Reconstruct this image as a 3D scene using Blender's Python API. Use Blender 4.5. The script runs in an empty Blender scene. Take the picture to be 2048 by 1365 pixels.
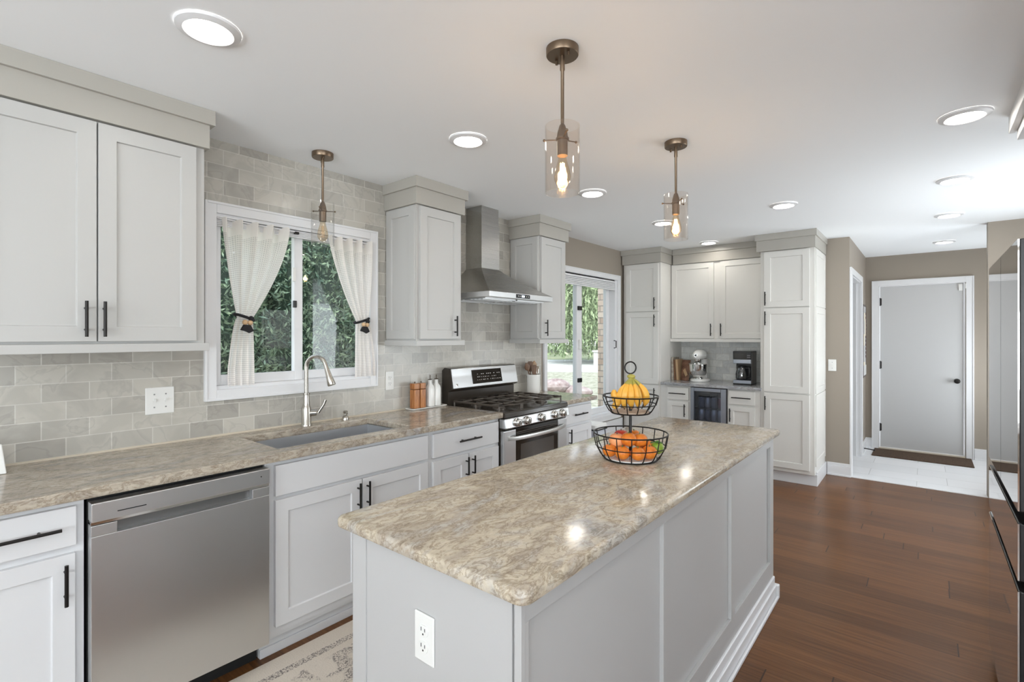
import bpy, bmesh, math, random
import numpy as np
from mathutils import Vector, Matrix
random.seed(7); np.random.seed(7)
C = bpy.context.scene.collection
S = bpy.context.scene
# ------------------------------------------------------------------ camera
cam = bpy.data.cameras.new('camera'); camo = bpy.data.objects.new('camera', cam); C.objects.link(camo)
F_PX, YAW = 1000.55, 0.690788
cam.sensor_width = 36.0; cam.sensor_fit = 'HORIZONTAL'; cam.lens = 36.0*F_PX/2048
cam.shift_y = -(682.5-671.2)/2048 * 1.0
cam.clip_start = 0.02; cam.clip_end = 300
camo.location = (2.7694, 0, 1.4253); camo.rotation_euler = (math.pi/2, 0, YAW)
S.camera = camo
# ------------------------------------------------------------------ world, exposure
S.view_settings.view_transform = 'Standard'; S.view_settings.look = 'None'
S.view_settings.exposure = 0.82; S.view_settings.gamma = 1.0; S.view_settings.use_curve_mapping = False
W = bpy.data.worlds.new('world'); S.world = W; W.use_nodes = True
nt = W.node_tree; nt.nodes.clear()
wo = nt.nodes.new('ShaderNodeOutputWorld'); bg = nt.nodes.new('ShaderNodeBackground')
tc = nt.nodes.new('ShaderNodeTexCoord'); sp = nt.nodes.new('ShaderNodeSeparateXYZ'); cr = nt.nodes.new('ShaderNodeValToRGB')
nt.links.new(tc.outputs['Generated'], sp.inputs[0]); nt.links.new(sp.outputs['Z'], cr.inputs[0])
cr.color_ramp.elements[0].position = 0.0; cr.color_ramp.elements[0].color = (0.95, 0.97, 1.0, 1)
cr.color_ramp.elements[1].position = 0.7; cr.color_ramp.elements[1].color = (0.70, 0.82, 1.0, 1)
nt.links.new(cr.outputs[0], bg.inputs[0]); bg.inputs[1].default_value = 1.6
nt.links.new(bg.outputs[0], wo.inputs[0])
def area(name, loc, rot, sx, sy, power, col=(1, 1, 1)):
    l = bpy.data.lights.new(name, 'AREA'); l.shape = 'RECTANGLE'; l.size = sx; l.size_y = sy
    l.energy = power; l.color = col
    o = bpy.data.objects.new(name, l); C.objects.link(o); o.location = loc; o.rotation_euler = rot; return o
PI = math.pi
# unseen fill lamps, added to brighten the room and tilted up at the ceiling
FILL_COL = (0.88, 0.95, 1.0)
area('fill_rear', (2.9, -3.44, 1.3), (PI/2+1.1, 0, 0), 3.6, 1.8, 125, FILL_COL)
area('fill_side', (5.94, -1.0, 1.3), (PI/2+1.1, 0, PI/2), 3.0, 1.8, 66, FILL_COL)
area('fill_right', (3.83, 4.7, 1.2), (PI/2+0.35, 0, PI/2), 2.0, 1.5, 22, FILL_COL)
area('fill_mudroom', (4.08, 7.0, 1.3), (PI/2+0.3, 0, PI/2), 1.0, 1.5, 28, FILL_COL)  # added fill in front of a solid wall, no opening here
sun = bpy.data.lights.new('sun', 'SUN'); sun.energy = 2.5; sun.angle = 0.3; sun.color = (1, 0.97, 0.9)
suno = bpy.data.objects.new('sun', sun); C.objects.link(suno); suno.rotation_euler = (math.radians(38), 0, math.radians(8))
DOWN_E, BULB_E = 29.0, 10.0
# ------------------------------------------------------------------ materials
def sr(r, g, b):
    f = lambda c: (c/255/12.92) if c <= 10 else ((c/255+0.055)/1.055)**2.4
    return (f(r), f(g), f(b), 1)
MATS = {}
def mat(name, col, rough=0.5, metal=0.0, **k):
    m = bpy.data.materials.new(name); m.use_nodes = True
    b = m.node_tree.nodes['Principled BSDF']
    if len(col) == 3: col = (*col, 1)
    b.inputs['Base Color'].default_value = col; b.inputs['Roughness'].default_value = rough; b.inputs['Metallic'].default_value = metal
    for kk, v in k.items(): b.inputs[kk.replace('_', ' ')].default_value = v
    MATS[name] = m; return m
def nodes(m): return m.node_tree.nodes, m.node_tree.links, m.node_tree.nodes['Principled BSDF']
def N(ns, t, **k):
    n = ns.new(t)
    for a, v in k.items():
        if hasattr(n, a): setattr(n, a, v)
        else: n.inputs[a].default_value = v
    return n
def ramp(ns, stops):
    r = ns.new('ShaderNodeValToRGB'); e = r.color_ramp.elements
    while len(e) < len(stops): e.new(0.5)
    for i, (p, c) in enumerate(stops): e[i].position = p; e[i].color = c if len(c) == 4 else (*c, 1)
    return r
def math_(ns, ls, op, a, b=None, c=None):
    n = ns.new('ShaderNodeMath'); n.operation = op
    for i, v in enumerate((a, b, c)):
        if v is None: continue
        if isinstance(v, (int, float)): n.inputs[i].default_value = v
        else: ls.new(v, n.inputs[i])
    return n.outputs[0]
def pos(ns, ls, order='xyz', scale=(1, 1, 1), off=(0, 0, 0)):
    g = ns.new('ShaderNodeNewGeometry'); s = ns.new('ShaderNodeSeparateXYZ'); c = ns.new('ShaderNodeCombineXYZ')
    ls.new(g.outputs['Position'], s.inputs[0])
    for i, ch in enumerate(order):
        if ch == '0': continue
        ls.new(s.outputs['xyz'.index(ch)], c.inputs[i])
    mp = ns.new('ShaderNodeMapping'); mp.inputs['Scale'].default_value = scale; mp.inputs['Location'].default_value = off
    ls.new(c.outputs[0], mp.inputs[0]); return mp.outputs[0]
def bump(ns, ls, b, h, strength=0.2, dist=0.002):
    n = ns.new('ShaderNodeBump'); n.inputs['Strength'].default_value = strength; n.inputs['Distance'].default_value = dist
    ls.new(h, n.inputs['Height']); ls.new(n.outputs[0], b.inputs['Normal'])
def paint(name, col, rough=0.45, bs=0.04, scale=180):
    m = mat(name, col, rough); ns, ls, b = nodes(m)
    n = N(ns, 'ShaderNodeTexNoise', Scale=scale, Detail=3.0); ls.new(pos(ns, ls), n.inputs['Vector'])
    bump(ns, ls, b, n.outputs[0], bs, 0.001); return m
WHITE = paint('cabinet_white', (0.70, 0.70, 0.71), 0.36)  # lighter than the upper units to offset the dim aisle
WHITEU_DIM = paint('wall_cabinet_white_dimmed', (0.49, 0.485, 0.47), 0.38)  # creamier than the base units; also darkened in colour to offset strong light
WHITEI_DIM = paint('island_white_dimmed', (0.485, 0.48, 0.475), 0.38)  # cabinet white with shade put into the colour to hold back light
WARM = paint('cabinet_warm_white', (0.70, 0.685, 0.65), 0.38)
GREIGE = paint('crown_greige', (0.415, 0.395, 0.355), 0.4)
TRIM = paint('trim_white', (0.74, 0.74, 0.75), 0.35)
WALL = paint('wall_greige', sr(152, 142, 130), 0.6, 0.06)
CEIL = paint('ceiling_white', (0.93, 0.95, 0.97), 0.75, 0.05)
DOORW = paint('door_white', (0.53, 0.53, 0.53), 0.4)
BLACK = mat('handle_black', (0.018, 0.016, 0.015), 0.38, 0.6)
BLK = mat('black_plastic', (0.012, 0.012, 0.013), 0.3)
DARK = mat('dark_gap', (0.01, 0.01, 0.01), 0.7)
BRONZE = mat('bronze', (0.20, 0.145, 0.10), 0.35, 0.9)
NICKEL = mat('brushed_nickel', (0.50, 0.475, 0.43), 0.25, 1.0)
CHROME = mat('chrome', (0.80, 0.79, 0.77), 0.12, 1.0)
PLASTIC = mat('white_plastic', (0.78, 0.775, 0.75), 0.35)
CERAM = mat('white_ceramic', (0.82, 0.81, 0.78), 0.18)
DARKBR = mat('cooktop_enamel', (0.035, 0.028, 0.022), 0.16)
IRON = mat('cast_iron', (0.09, 0.075, 0.062), 0.4, 0.4)
OVGL = mat('oven_glass', (0.02, 0.017, 0.014), 0.06)
def steel(name, col, rough, axis='y', bs=0.0, metal=1.0):
    m = mat(name, col, rough, metal); ns, ls, b = nodes(m)
    sc = {'y': (700, 1.5, 700), 'x': (1.5, 700, 700), 'z': (700, 700, 1.5)}[axis]
    n = N(ns, 'ShaderNodeTexNoise', Scale=1.0, Detail=2.0); ls.new(pos(ns, ls, scale=sc), n.inputs['Vector'])
    if bs: bump(ns, ls, b, n.outputs[0], bs, 0.0004)
    r = ramp(ns, [(0.3, (rough*0.94,)*3), (0.7, (rough*1.06,)*3)]); ls.new(n.outputs[0], r.inputs[0]); ls.new(r.outputs[0], b.inputs['Roughness'])
    b.inputs['Anisotropic'].default_value = 0.5
    return m
STEEL = steel('stainless_steel', (0.70, 0.705, 0.71), 0.34)
STEELD = steel('stainless_hood', (0.46, 0.45, 0.43), 0.27)
STEELX = steel('stainless_cooler', (0.36, 0.38, 0.42), 0.3, 'z')
STEELS = steel('stainless_sink', (0.55, 0.56, 0.58), 0.42, metal=0.8)
# -- fridge mirror finish
FRG = mat('fridge_mirror', (0.62, 0.60, 0.58), 0.03, 0.95)
FRGB = mat('fridge_black', (0.008, 0.008, 0.009), 0.35)
# -- marble subway tile
def tile_mat(name, order, ox, oz, c1, c2):
    m = mat(name, (0.6, 0.58, 0.53), 0.22); ns, ls, b = nodes(m)
    v = pos(ns, ls, order, off=(ox, oz, 0))
    br = N(ns, 'ShaderNodeTexBrick', offset=0.5, offset_frequency=2)
    br.inputs['Scale'].default_value = 1; br.inputs['Mortar Size'].default_value = 0.0021; br.inputs['Mortar Smooth'].default_value = 0.1
    br.inputs['Brick Width'].default_value = 0.152; br.inputs['Row Height'].default_value = 0.0764; br.inputs['Bias'].default_value = -0.15
    br.inputs['Color1'].default_value = c1; br.inputs['Color2'].default_value = c2; br.inputs['Mortar'].default_value = (0.62, 0.60, 0.55, 1)
    ls.new(v, br.inputs['Vector'])
    n1 = N(ns, 'ShaderNodeTexNoise', Scale=6.0, Detail=6.0, Distortion=0.6); ls.new(v, n1.inputs['Vector'])
    r1 = ramp(ns, [(0.40, (0.80, 0.80, 0.80)), (0.5, (1, 1, 1)), (0.52, (0.78, 0.78, 0.79)), (0.56, (1, 1, 1))]); ls.new(n1.outputs[0], r1.inputs[0])
    mx = N(ns, 'ShaderNodeMix', data_type='RGBA', blend_type='MULTIPLY'); mx.inputs[0].default_value = 0.55
    ls.new(br.outputs['Color'], mx.inputs[6]); ls.new(r1.outputs[0], mx.inputs[7]); ls.new(mx.outputs[2], b.inputs['Base Color'])
    inv = math_(ns, ls, 'SUBTRACT', 1.0, br.outputs['Fac'])
    bump(ns, ls, b, inv, 0.5, 0.0015); return m
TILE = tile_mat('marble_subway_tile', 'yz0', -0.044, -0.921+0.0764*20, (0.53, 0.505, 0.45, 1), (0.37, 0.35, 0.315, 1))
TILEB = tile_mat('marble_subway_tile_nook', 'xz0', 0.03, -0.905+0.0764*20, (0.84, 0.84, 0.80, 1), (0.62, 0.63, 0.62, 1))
# -- wood floor, planks along X
def floor_mat():
    m = mat('bamboo_floor', (0.14, 0.07, 0.04), 0.30, Specular_IOR_Level=0.25); ns, ls, b = nodes(m)
    g = ns.new('ShaderNodeNewGeometry'); s = ns.new('ShaderNodeSeparateXYZ'); ls.new(g.outputs['Position'], s.inputs[0])
    yw = math_(ns, ls, 'DIVIDE', math_(ns, ls, 'ADD', s.outputs[1], 10.033), 0.1262)
    row = math_(ns, ls, 'FLOOR', yw); fy = math_(ns, ls, 'FRACT', yw)
    wn = N(ns, 'ShaderNodeTexWhiteNoise', noise_dimensions='1D'); ls.new(row, wn.inputs['W'])
    xw = math_(ns, ls, 'ADD', math_(ns, ls, 'DIVIDE', s.outputs[0], 1.25), math_(ns, ls, 'MULTIPLY', wn.outputs['Value'], 7.0))
    pk = math_(ns, ls, 'FLOOR', xw); fx = math_(ns, ls, 'FRACT', xw)
    cb = ns.new('ShaderNodeCombineXYZ'); ls.new(row, cb.inputs[0]); ls.new(pk, cb.inputs[1])
    w2 = N(ns, 'ShaderNodeTexWhiteNoise', noise_dimensions='3D'); ls.new(cb.outputs[0], w2.inputs['Vector'])
    ny = N(ns, 'ShaderNodeTexNoise', Scale=1.0, Detail=6.0, Roughness=0.65)
    ls.new(pos(ns, ls, scale=(2.2, 70, 1)), ny.inputs['Vector'])
    t = math_(ns, ls, 'ADD', math_(ns, ls, 'MULTIPLY', w2.outputs['Value'], 0.20), math_(ns, ls, 'MULTIPLY', ny.outputs[0], 0.95))
    r = ramp(ns, [(0.2, sr(64, 39, 21)), (0.5, sr(94, 60, 33)), (0.68, sr(112, 73, 41)), (0.9, sr(130, 88, 52))]); ls.new(t, r.inputs[0])
    ey = math_(ns, ls, 'MINIMUM', fy, math_(ns, ls, 'SUBTRACT', 1.0, fy))
    ex = math_(ns, ls, 'MINIMUM', fx, math_(ns, ls, 'SUBTRACT', 1.0, fx))
    gy = math_(ns, ls, 'LESS_THAN', ey, 0.012); gx = math_(ns, ls, 'LESS_THAN', ex, 0.0022)
    gg = math_(ns, ls, 'MAXIMUM', math_(ns, ls, 'MULTIPLY', gy, 0.55), gx)
    mx = N(ns, 'ShaderNodeMix', data_type='RGBA'); ls.new(gg, mx.inputs[0]); ls.new(r.outputs[0], mx.inputs[6]); mx.inputs[7].default_value = sr(56, 36, 26)
    ls.new(mx.outputs[2], b.inputs['Base Color'])
    h = math_(ns, ls, 'SUBTRACT', math_(ns, ls, 'MULTIPLY', ny.outputs[0], 0.15), gg); bump(ns, ls, b, h, 0.25, 0.001)
    return m
FLOOR = floor_mat()
def tilefloor():
    m = mat('white_floor_tile', (0.8, 0.8, 0.8), 0.35); ns, ls, b = nodes(m)
    v = pos(ns, ls, 'xy0', off=(0.12, 0.13, 0))
    br = N(ns, 'ShaderNodeTexBrick', offset=0.37, offset_frequency=2)
    br.inputs['Scale'].default_value = 1; br.inputs['Mortar Size'].default_value = 0.0022
    br.inputs['Brick Width'].default_value = 0.61; br.inputs['Row Height'].default_value = 0.305
    br.inputs['Color1'].default_value = (0.84, 0.84, 0.86, 1); br.inputs['Color2'].default_value = (0.76, 0.77, 0.79, 1); br.inputs['Mortar'].default_value = (0.50, 0.50, 0.50, 1)
    ls.new(v, br.inputs['Vector']); ls.new(br.outputs['Color'], b.inputs['Base Color']); return m
TFLOOR = tilefloor()
# -- granite
def granite(name, along, tone='warm', tilt=0.0):
    m = mat(name, (0.45, 0.4, 0.33), 0.14, Specular_IOR_Level=0.36); ns, ls, b = nodes(m)
    g = ns.new('ShaderNodeNewGeometry'); mp = ns.new('ShaderNodeMapping')
    mp.inputs['Rotation'].default_value = (0, 0, tilt); mp.inputs['Scale'].default_value = (3.2, 1.5, 3.2) if along == 'y' else (1.5, 3.2, 3.2)
    ls.new(g.outputs['Position'], mp.inputs[0])
    a = N(ns, 'ShaderNodeTexNoise', Scale=1.5, Detail=8.0, Roughness=0.62, Distortion=1.2); ls.new(mp.outputs[0], a.inputs['Vector'])
    c = N(ns, 'ShaderNodeTexNoise', Scale=16.0, Detail=8.0, Roughness=0.72, Distortion=0.5); ls.new(mp.outputs[0], c.inputs['Vector'])
    v = N(ns, 'ShaderNodeTexNoise', Scale=8.0, Detail=9.0, Roughness=0.72, Distortion=0.7); ls.new(mp.outputs[0], v.inputs['Vector'])
    d = N(ns, 'ShaderNodeTexNoise', Scale=70.0, Detail=4.0, Roughness=0.7); ls.new(g.outputs['Position'], d.inputs['Vector'])
    pal = dict(warm=[(0.30, sr(158, 156, 154)), (0.42, sr(192, 184, 172)), (0.5, sr(196, 184, 164)), (0.58, sr(178, 166, 150)), (0.70, sr(194, 190, 184))], grey=[(0.30, sr(140, 142, 146)), (0.5, sr(176, 178, 182)), (0.7, sr(160, 158, 154))], mid=[(0.30, sr(150, 146, 142)), (0.42, sr(178, 168, 155)), (0.5, sr(192, 182, 166)), (0.58, sr(168, 158, 146)), (0.70, sr(186, 184, 182))])
    base = ramp(ns, pal[tone]); ls.new(a.outputs[0], base.inputs[0])
    mott = ramp(ns, [(0.32, (0.58, 0.53, 0.49)), (0.43, (0.88, 0.87, 0.86)), (0.6, (1.04, 1.04, 1.04))]); ls.new(c.outputs[0], mott.inputs[0])
    vein = ramp(ns, [(0.46, (1, 1, 1)), (0.496, (0.58, 0.53, 0.48)), (0.508, (0.52, 0.47, 0.43)), (0.545, (1.02, 1.02, 1.02))]); ls.new(v.outputs[0], vein.inputs[0])
    gr = ramp(ns, [(0.3, (0.70, 0.68, 0.66)), (0.42, (0.97, 0.97, 0.97)), (0.7, (1.05, 1.05, 1.05))]); ls.new(d.outputs[0], gr.inputs[0])
    cur = base.outputs[0]
    for n_, f in ((mott, 0.9), (vein, 0.75), (gr, 0.8)):
        mx = N(ns, 'ShaderNodeMix', data_type='RGBA', blend_type='MULTIPLY'); mx.inputs[0].default_value = f
        ls.new(cur, mx.inputs[6]); ls.new(n_.outputs[0], mx.inputs[7]); cur = mx.outputs[2]
    ls.new(cur, b.inputs['Base Color']); return m
GRAN = granite('granite_counter', 'y', 'mid'); GRANI = granite('granite_island', 'y', 'warm', tilt=-0.30); GRANX = granite('granite_nook', 'x', 'grey')
# -- glass that lets light through
def clear(name, tint=(1, 1, 1), f0=0.04, rough=0.0):
    m = bpy.data.materials.new(name); m.use_nodes = True; ns = m.node_tree.nodes; ls = m.node_tree.links; ns.clear()
    o = ns.new('ShaderNodeOutputMaterial'); t = ns.new('ShaderNodeBsdfTransparent'); gl = ns.new('ShaderNodeBsdfGlossy'); lw = ns.new('ShaderNodeLayerWeight'); mx = ns.new('ShaderNodeMixShader')
    lw.inputs[0].default_value = 0.5; t.inputs[0].default_value = (*tint, 1); gl.inputs['Roughness'].default_value = rough
    f = math_(ns, ls, 'MULTIPLY_ADD', math_(ns, ls, 'POWER', lw.outputs['Facing'], 5.0), 0.9-f0, f0)
    ls.new(f, mx.inputs[0]); ls.new(t.outputs[0], mx.inputs[1]); ls.new(gl.outputs[0], mx.inputs[2]); ls.new(mx.outputs[0], o.inputs[0]); return m
GLASS = clear('window_glass', (0.97, 0.985, 0.98)); SHADE = clear('shade_glass', (0.985, 0.96, 0.935), 0.05); BULBG = clear('bulb_glass', (0.99, 0.90, 0.76), 0.05)
SHADEC = clear('shade_glass_clear', (0.985, 0.985, 0.98), 0.04)
COOLG = clear('cooler_glass', (0.66, 0.70, 0.78), 0.08); CARAF = clear('carafe_glass', (0.75, 0.76, 0.78), 0.12)
def emit(name, col, e):
    m = bpy.data.materials.new(name); m.use_nodes = True; ns = m.node_tree.nodes; ls = m.node_tree.links; ns.clear()
    o = ns.new('ShaderNodeOutputMaterial'); em = ns.new('ShaderNodeEmission'); em.inputs[0].default_value = (*col, 1); em.inputs[1].default_value = e
    ls.new(em.outputs[0], o.inputs[0]); return m
LENS = emit('downlight_lens', (1.0, 0.95, 0.86), DOWN_E); FIL = emit('filament', (1.0, 0.62, 0.25), BULB_E*4); DISP = emit('led_blue', (0.6, 0.75, 1.0), 2.5); SCREEN = emit('screen', (0.55, 0.68, 0.95), 0.8)
FILOFF = mat('unlit_filament', (0.7, 0.5, 0.3), 0.3, 0.6)
def noisy(name, c1, c2, scale=20, rough=0.6, sc=(1, 1, 1), bs=0.0, **k):
    m = mat(name, c1, rough, **k); ns, ls, b = nodes(m)
    t = ns.new('ShaderNodeTexCoord'); mp = ns.new('ShaderNodeMapping'); mp.inputs['Scale'].default_value = sc; ls.new(t.outputs['Object'], mp.inputs[0])
    n = N(ns, 'ShaderNodeTexNoise', Scale=scale, Detail=5.0, Roughness=0.6); ls.new(mp.outputs[0], n.inputs['Vector'])
    r = ramp(ns, [(0.35, c1), (0.65, c2)]); ls.new(n.outputs[0], r.inputs[0]); ls.new(r.outputs[0], b.inputs['Base Color'])
    if bs: bump(ns, ls, b, n.outputs[0], bs, 0.002)
    return m
MILL = noisy('oiled_wood', (0.30, 0.10, 0.03), (0.52, 0.22, 0.07), 12, 0.3, (6, 6, 1))
SPOON = noisy('dark_wood', (0.09, 0.045, 0.025), (0.20, 0.11, 0.06), 15, 0.45, (5, 5, 1))
SPOONL = noisy('light_wood', (0.25, 0.15, 0.08), (0.40, 0.26, 0.15), 15, 0.45, (5, 5, 1))
LINER = noisy('wood_liner', (0.35, 0.24, 0.16), (0.5, 0.38, 0.28), 20, 0.5)
ORANGE = noisy('orange_peel', (0.70, 0.17, 0.012), (0.80, 0.25, 0.03), 60, 0.38, bs=0.2)
PEACH = noisy('peach_skin', (0.85, 0.28, 0.10), (0.90, 0.45, 0.20), 8, 0.45)
APPLE = noisy('apple_skin', (0.45, 0.02, 0.02), (0.70, 0.12, 0.05), 14, 0.25)
LIME = noisy('lime_skin', (0.16, 0.30, 0.03), (0.32, 0.42, 0.05), 14, 0.35)
LEAFG = mat('leaf_green', (0.06, 0.16, 0.03), 0.4)
BANANA = noisy('banana_skin', (0.74, 0.36, 0.045), (0.80, 0.46, 0.07), 10, 0.42)
BSTEM = noisy('banana_stem', (0.28, 0.27, 0.05), (0.45, 0.38, 0.08), 30, 0.5)
MAT_B = noisy('coir', (0.035, 0.02, 0.012), (0.12, 0.07, 0.04), 140, 0.95, bs=0.8)
BOOKC = [noisy('book_a', (0.25, 0.20, 0.16), (0.5, 0.45, 0.38), 25, 0.6), mat('book_b', (0.16, 0.075, 0.035), 0.6), mat('book_c', (0.45, 0.30, 0.17), 0.6), noisy('book_d', (0.09, 0.04, 0.025), (0.25, 0.13, 0.08), 18, 0.5)]
PAGE = mat('paper', (0.75, 0.68, 0.55), 0.8)
COIL = mat('tie_rope', (0.015, 0.014, 0.016), 0.85); BEAD = mat('wood_bead', (0.62, 0.42, 0.24), 0.5)
MIXW = mat('mixer_white', (0.82, 0.81, 0.78), 0.15)
COUNTG = mat('grey_paint_underside', (0.5, 0.5, 0.5), 0.6)
# -- curtain cloth
def curtain_mat():
    m = bpy.data.materials.new('waffle_curtain'); m.use_nodes = True; ns = m.node_tree.nodes; ls = m.node_tree.links; ns.clear()
    o = ns.new('ShaderNodeOutputMaterial'); uv = ns.new('ShaderNodeTexCoord'); sx = ns.new('ShaderNodeSeparateXYZ'); ls.new(uv.outputs['UV'], sx.inputs[0])
    def line(ch):
        f = math_(ns, ls, 'FRACT', math_(ns, ls, 'MULTIPLY', sx.outputs[ch], 1/0.0105)); return math_(ns, ls, 'LESS_THAN', f, 0.36)
    g = math_(ns, ls, 'MAXIMUM', line(0), line(1))
    hem = math_(ns, ls, 'GREATER_THAN', sx.outputs[1], 0.775); g = math_(ns, ls, 'MAXIMUM', g, hem)
    fac = math_(ns, ls, 'ADD', math_(ns, ls, 'MULTIPLY', g, 0.28), 0.70)
    d = ns.new('ShaderNodeBsdfDiffuse'); d.inputs[0].default_value = (0.95, 0.91, 0.87, 1); tr = ns.new('ShaderNodeBsdfTranslucent'); tr.inputs[0].default_value = (1.0, 0.97, 0.94, 1)
    mm = ns.new('ShaderNodeMixShader'); mm.inputs[0].default_value = 0.45; ls.new(d.outputs[0], mm.inputs[1]); ls.new(tr.outputs[0], mm.inputs[2])
    tp = ns.new('ShaderNodeBsdfTransparent'); m2 = ns.new('ShaderNodeMixShader'); ls.new(fac, m2.inputs[0]); ls.new(tp.outputs[0], m2.inputs[1]); ls.new(mm.outputs[0], m2.inputs[2]); ls.new(m2.outputs[0], o.inputs[0]); return m
CURT = curtain_mat()
# -- rug
def rug_mat():
    m = mat('woven_rug', (0.6, 0.55, 0.48), 0.95); ns, ls, b = nodes(m)
    p = pos(ns, ls); s = ns.new('ShaderNodeSeparateXYZ'); ls.new(p, s.inputs[0])
    n = N(ns, 'ShaderNodeTexNoise', Scale=8.0, Detail=3.0, Distortion=0.8); ls.new(p, n.inputs['Vector'])
    f = N(ns, 'ShaderNodeTexNoise', Scale=160.0, Detail=2.0); ls.new(p, f.inputs['Vector'])
    rp = ramp(ns, [(0.52, (0, 0, 0)), (0.60, (1, 1, 1))]); ls.new(n.outputs[0], rp.inputs[0])
    inn = math_(ns, ls, 'GREATER_THAN', s.outputs[0], 0.74)
    band = math_(ns, ls, 'LESS_THAN', math_(ns, ls, 'ABSOLUTE', math_(ns, ls, 'SUBTRACT', s.outputs[0], 0.685)), 0.018)
    fr = ramp(ns, [(0.42, (0, 0, 0)), (0.6, (1, 1, 1))]); ls.new(f.outputs[0], fr.inputs[0])
    k = math_(ns, ls, 'MAXIMUM', math_(ns, ls, 'MULTIPLY', inn, rp.outputs[0]), band); k = math_(ns, ls, 'MULTIPLY', k, fr.outputs[0])
    mx = N(ns, 'ShaderNodeMix', data_type='RGBA'); ls.new(k, mx.inputs[0]); mx.inputs[6].default_value = sr(205, 195, 182); mx.inputs[7].default_value = sr(120, 112, 108); ls.new(mx.outputs[2], b.inputs['Base Color'])
    bump(ns, ls, b, f.outputs[0], 0.5, 0.004); return m
RUG = rug_mat()
GRASS = noisy('lawn', (0.12, 0.16, 0.08), (0.28, 0.28, 0.17), 1.2, 0.95)
GRAV = noisy('stony_ground', (0.16, 0.16, 0.10), (0.42, 0.40, 0.32), 7, 0.95)
CONC = noisy('concrete', (0.50, 0.50, 0.48), (0.62, 0.62, 0.60), 3, 0.9)
ROCKM = noisy('pink_rock', (0.20, 0.13, 0.12), (0.40, 0.34, 0.32), 5, 0.9)
BARK = noisy('bark', (0.08, 0.06, 0.045), (0.16, 0.12, 0.09), 12, 0.9)
def leafm(name, a, b_): 
    m = mat(name, a, 0.55); ns, ls, b = nodes(m)
    g = N(ns, 'ShaderNodeTexNoise', Scale=9.0, Detail=2.0); ls.new(pos(ns, ls), g.inputs['Vector'])
    r = ramp(ns, [(0.35, a), (0.65, b_)]); ls.new(g.outputs[0], r.inputs[0]); ls.new(r.outputs[0], b.inputs['Base Color']); return m
LEAF1 = leafm('arborvitae_foliage', (0.06, 0.13, 0.09), (0.34, 0.44, 0.28)); LEAF2 = leafm('willow_foliage', (0.15, 0.22, 0.10), (0.36, 0.43, 0.24)); LEAF3 = leafm('tree_foliage', (0.07, 0.13, 0.06), (0.16, 0.24, 0.10))
def brickm():
    m = mat('brick', (0.4, 0.3, 0.25), 0.85); ns, ls, b = nodes(m)
    g = ns.new('ShaderNodeNewGeometry'); s = ns.new('ShaderNodeSeparateXYZ'); c = ns.new('ShaderNodeCombineXYZ'); ls.new(g.outputs['Position'], s.inputs[0])
    ls.new(math_(ns, ls, 'ADD', s.outputs[0], s.outputs[1]), c.inputs[0]); ls.new(s.outputs[2], c.inputs[1])
    br = N(ns, 'ShaderNodeTexBrick'); br.inputs['Scale'].default_value = 1; br.inputs['Mortar Size'].default_value = 0.006; br.inputs['Brick Width'].default_value = 0.2; br.inputs['Row Height'].default_value = 0.075
    br.inputs['Color1'].default_value = (0.38, 0.28, 0.22, 1); br.inputs['Color2'].default_value = (0.55, 0.48, 0.42, 1); br.inputs['Mortar'].default_value = (0.2, 0.18, 0.16, 1)
    ls.new(c.outputs[0], br.inputs['Vector']); ls.new(br.outputs['Color'], b.inputs['Base Color']); return m
BRICK = brickm()
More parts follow.
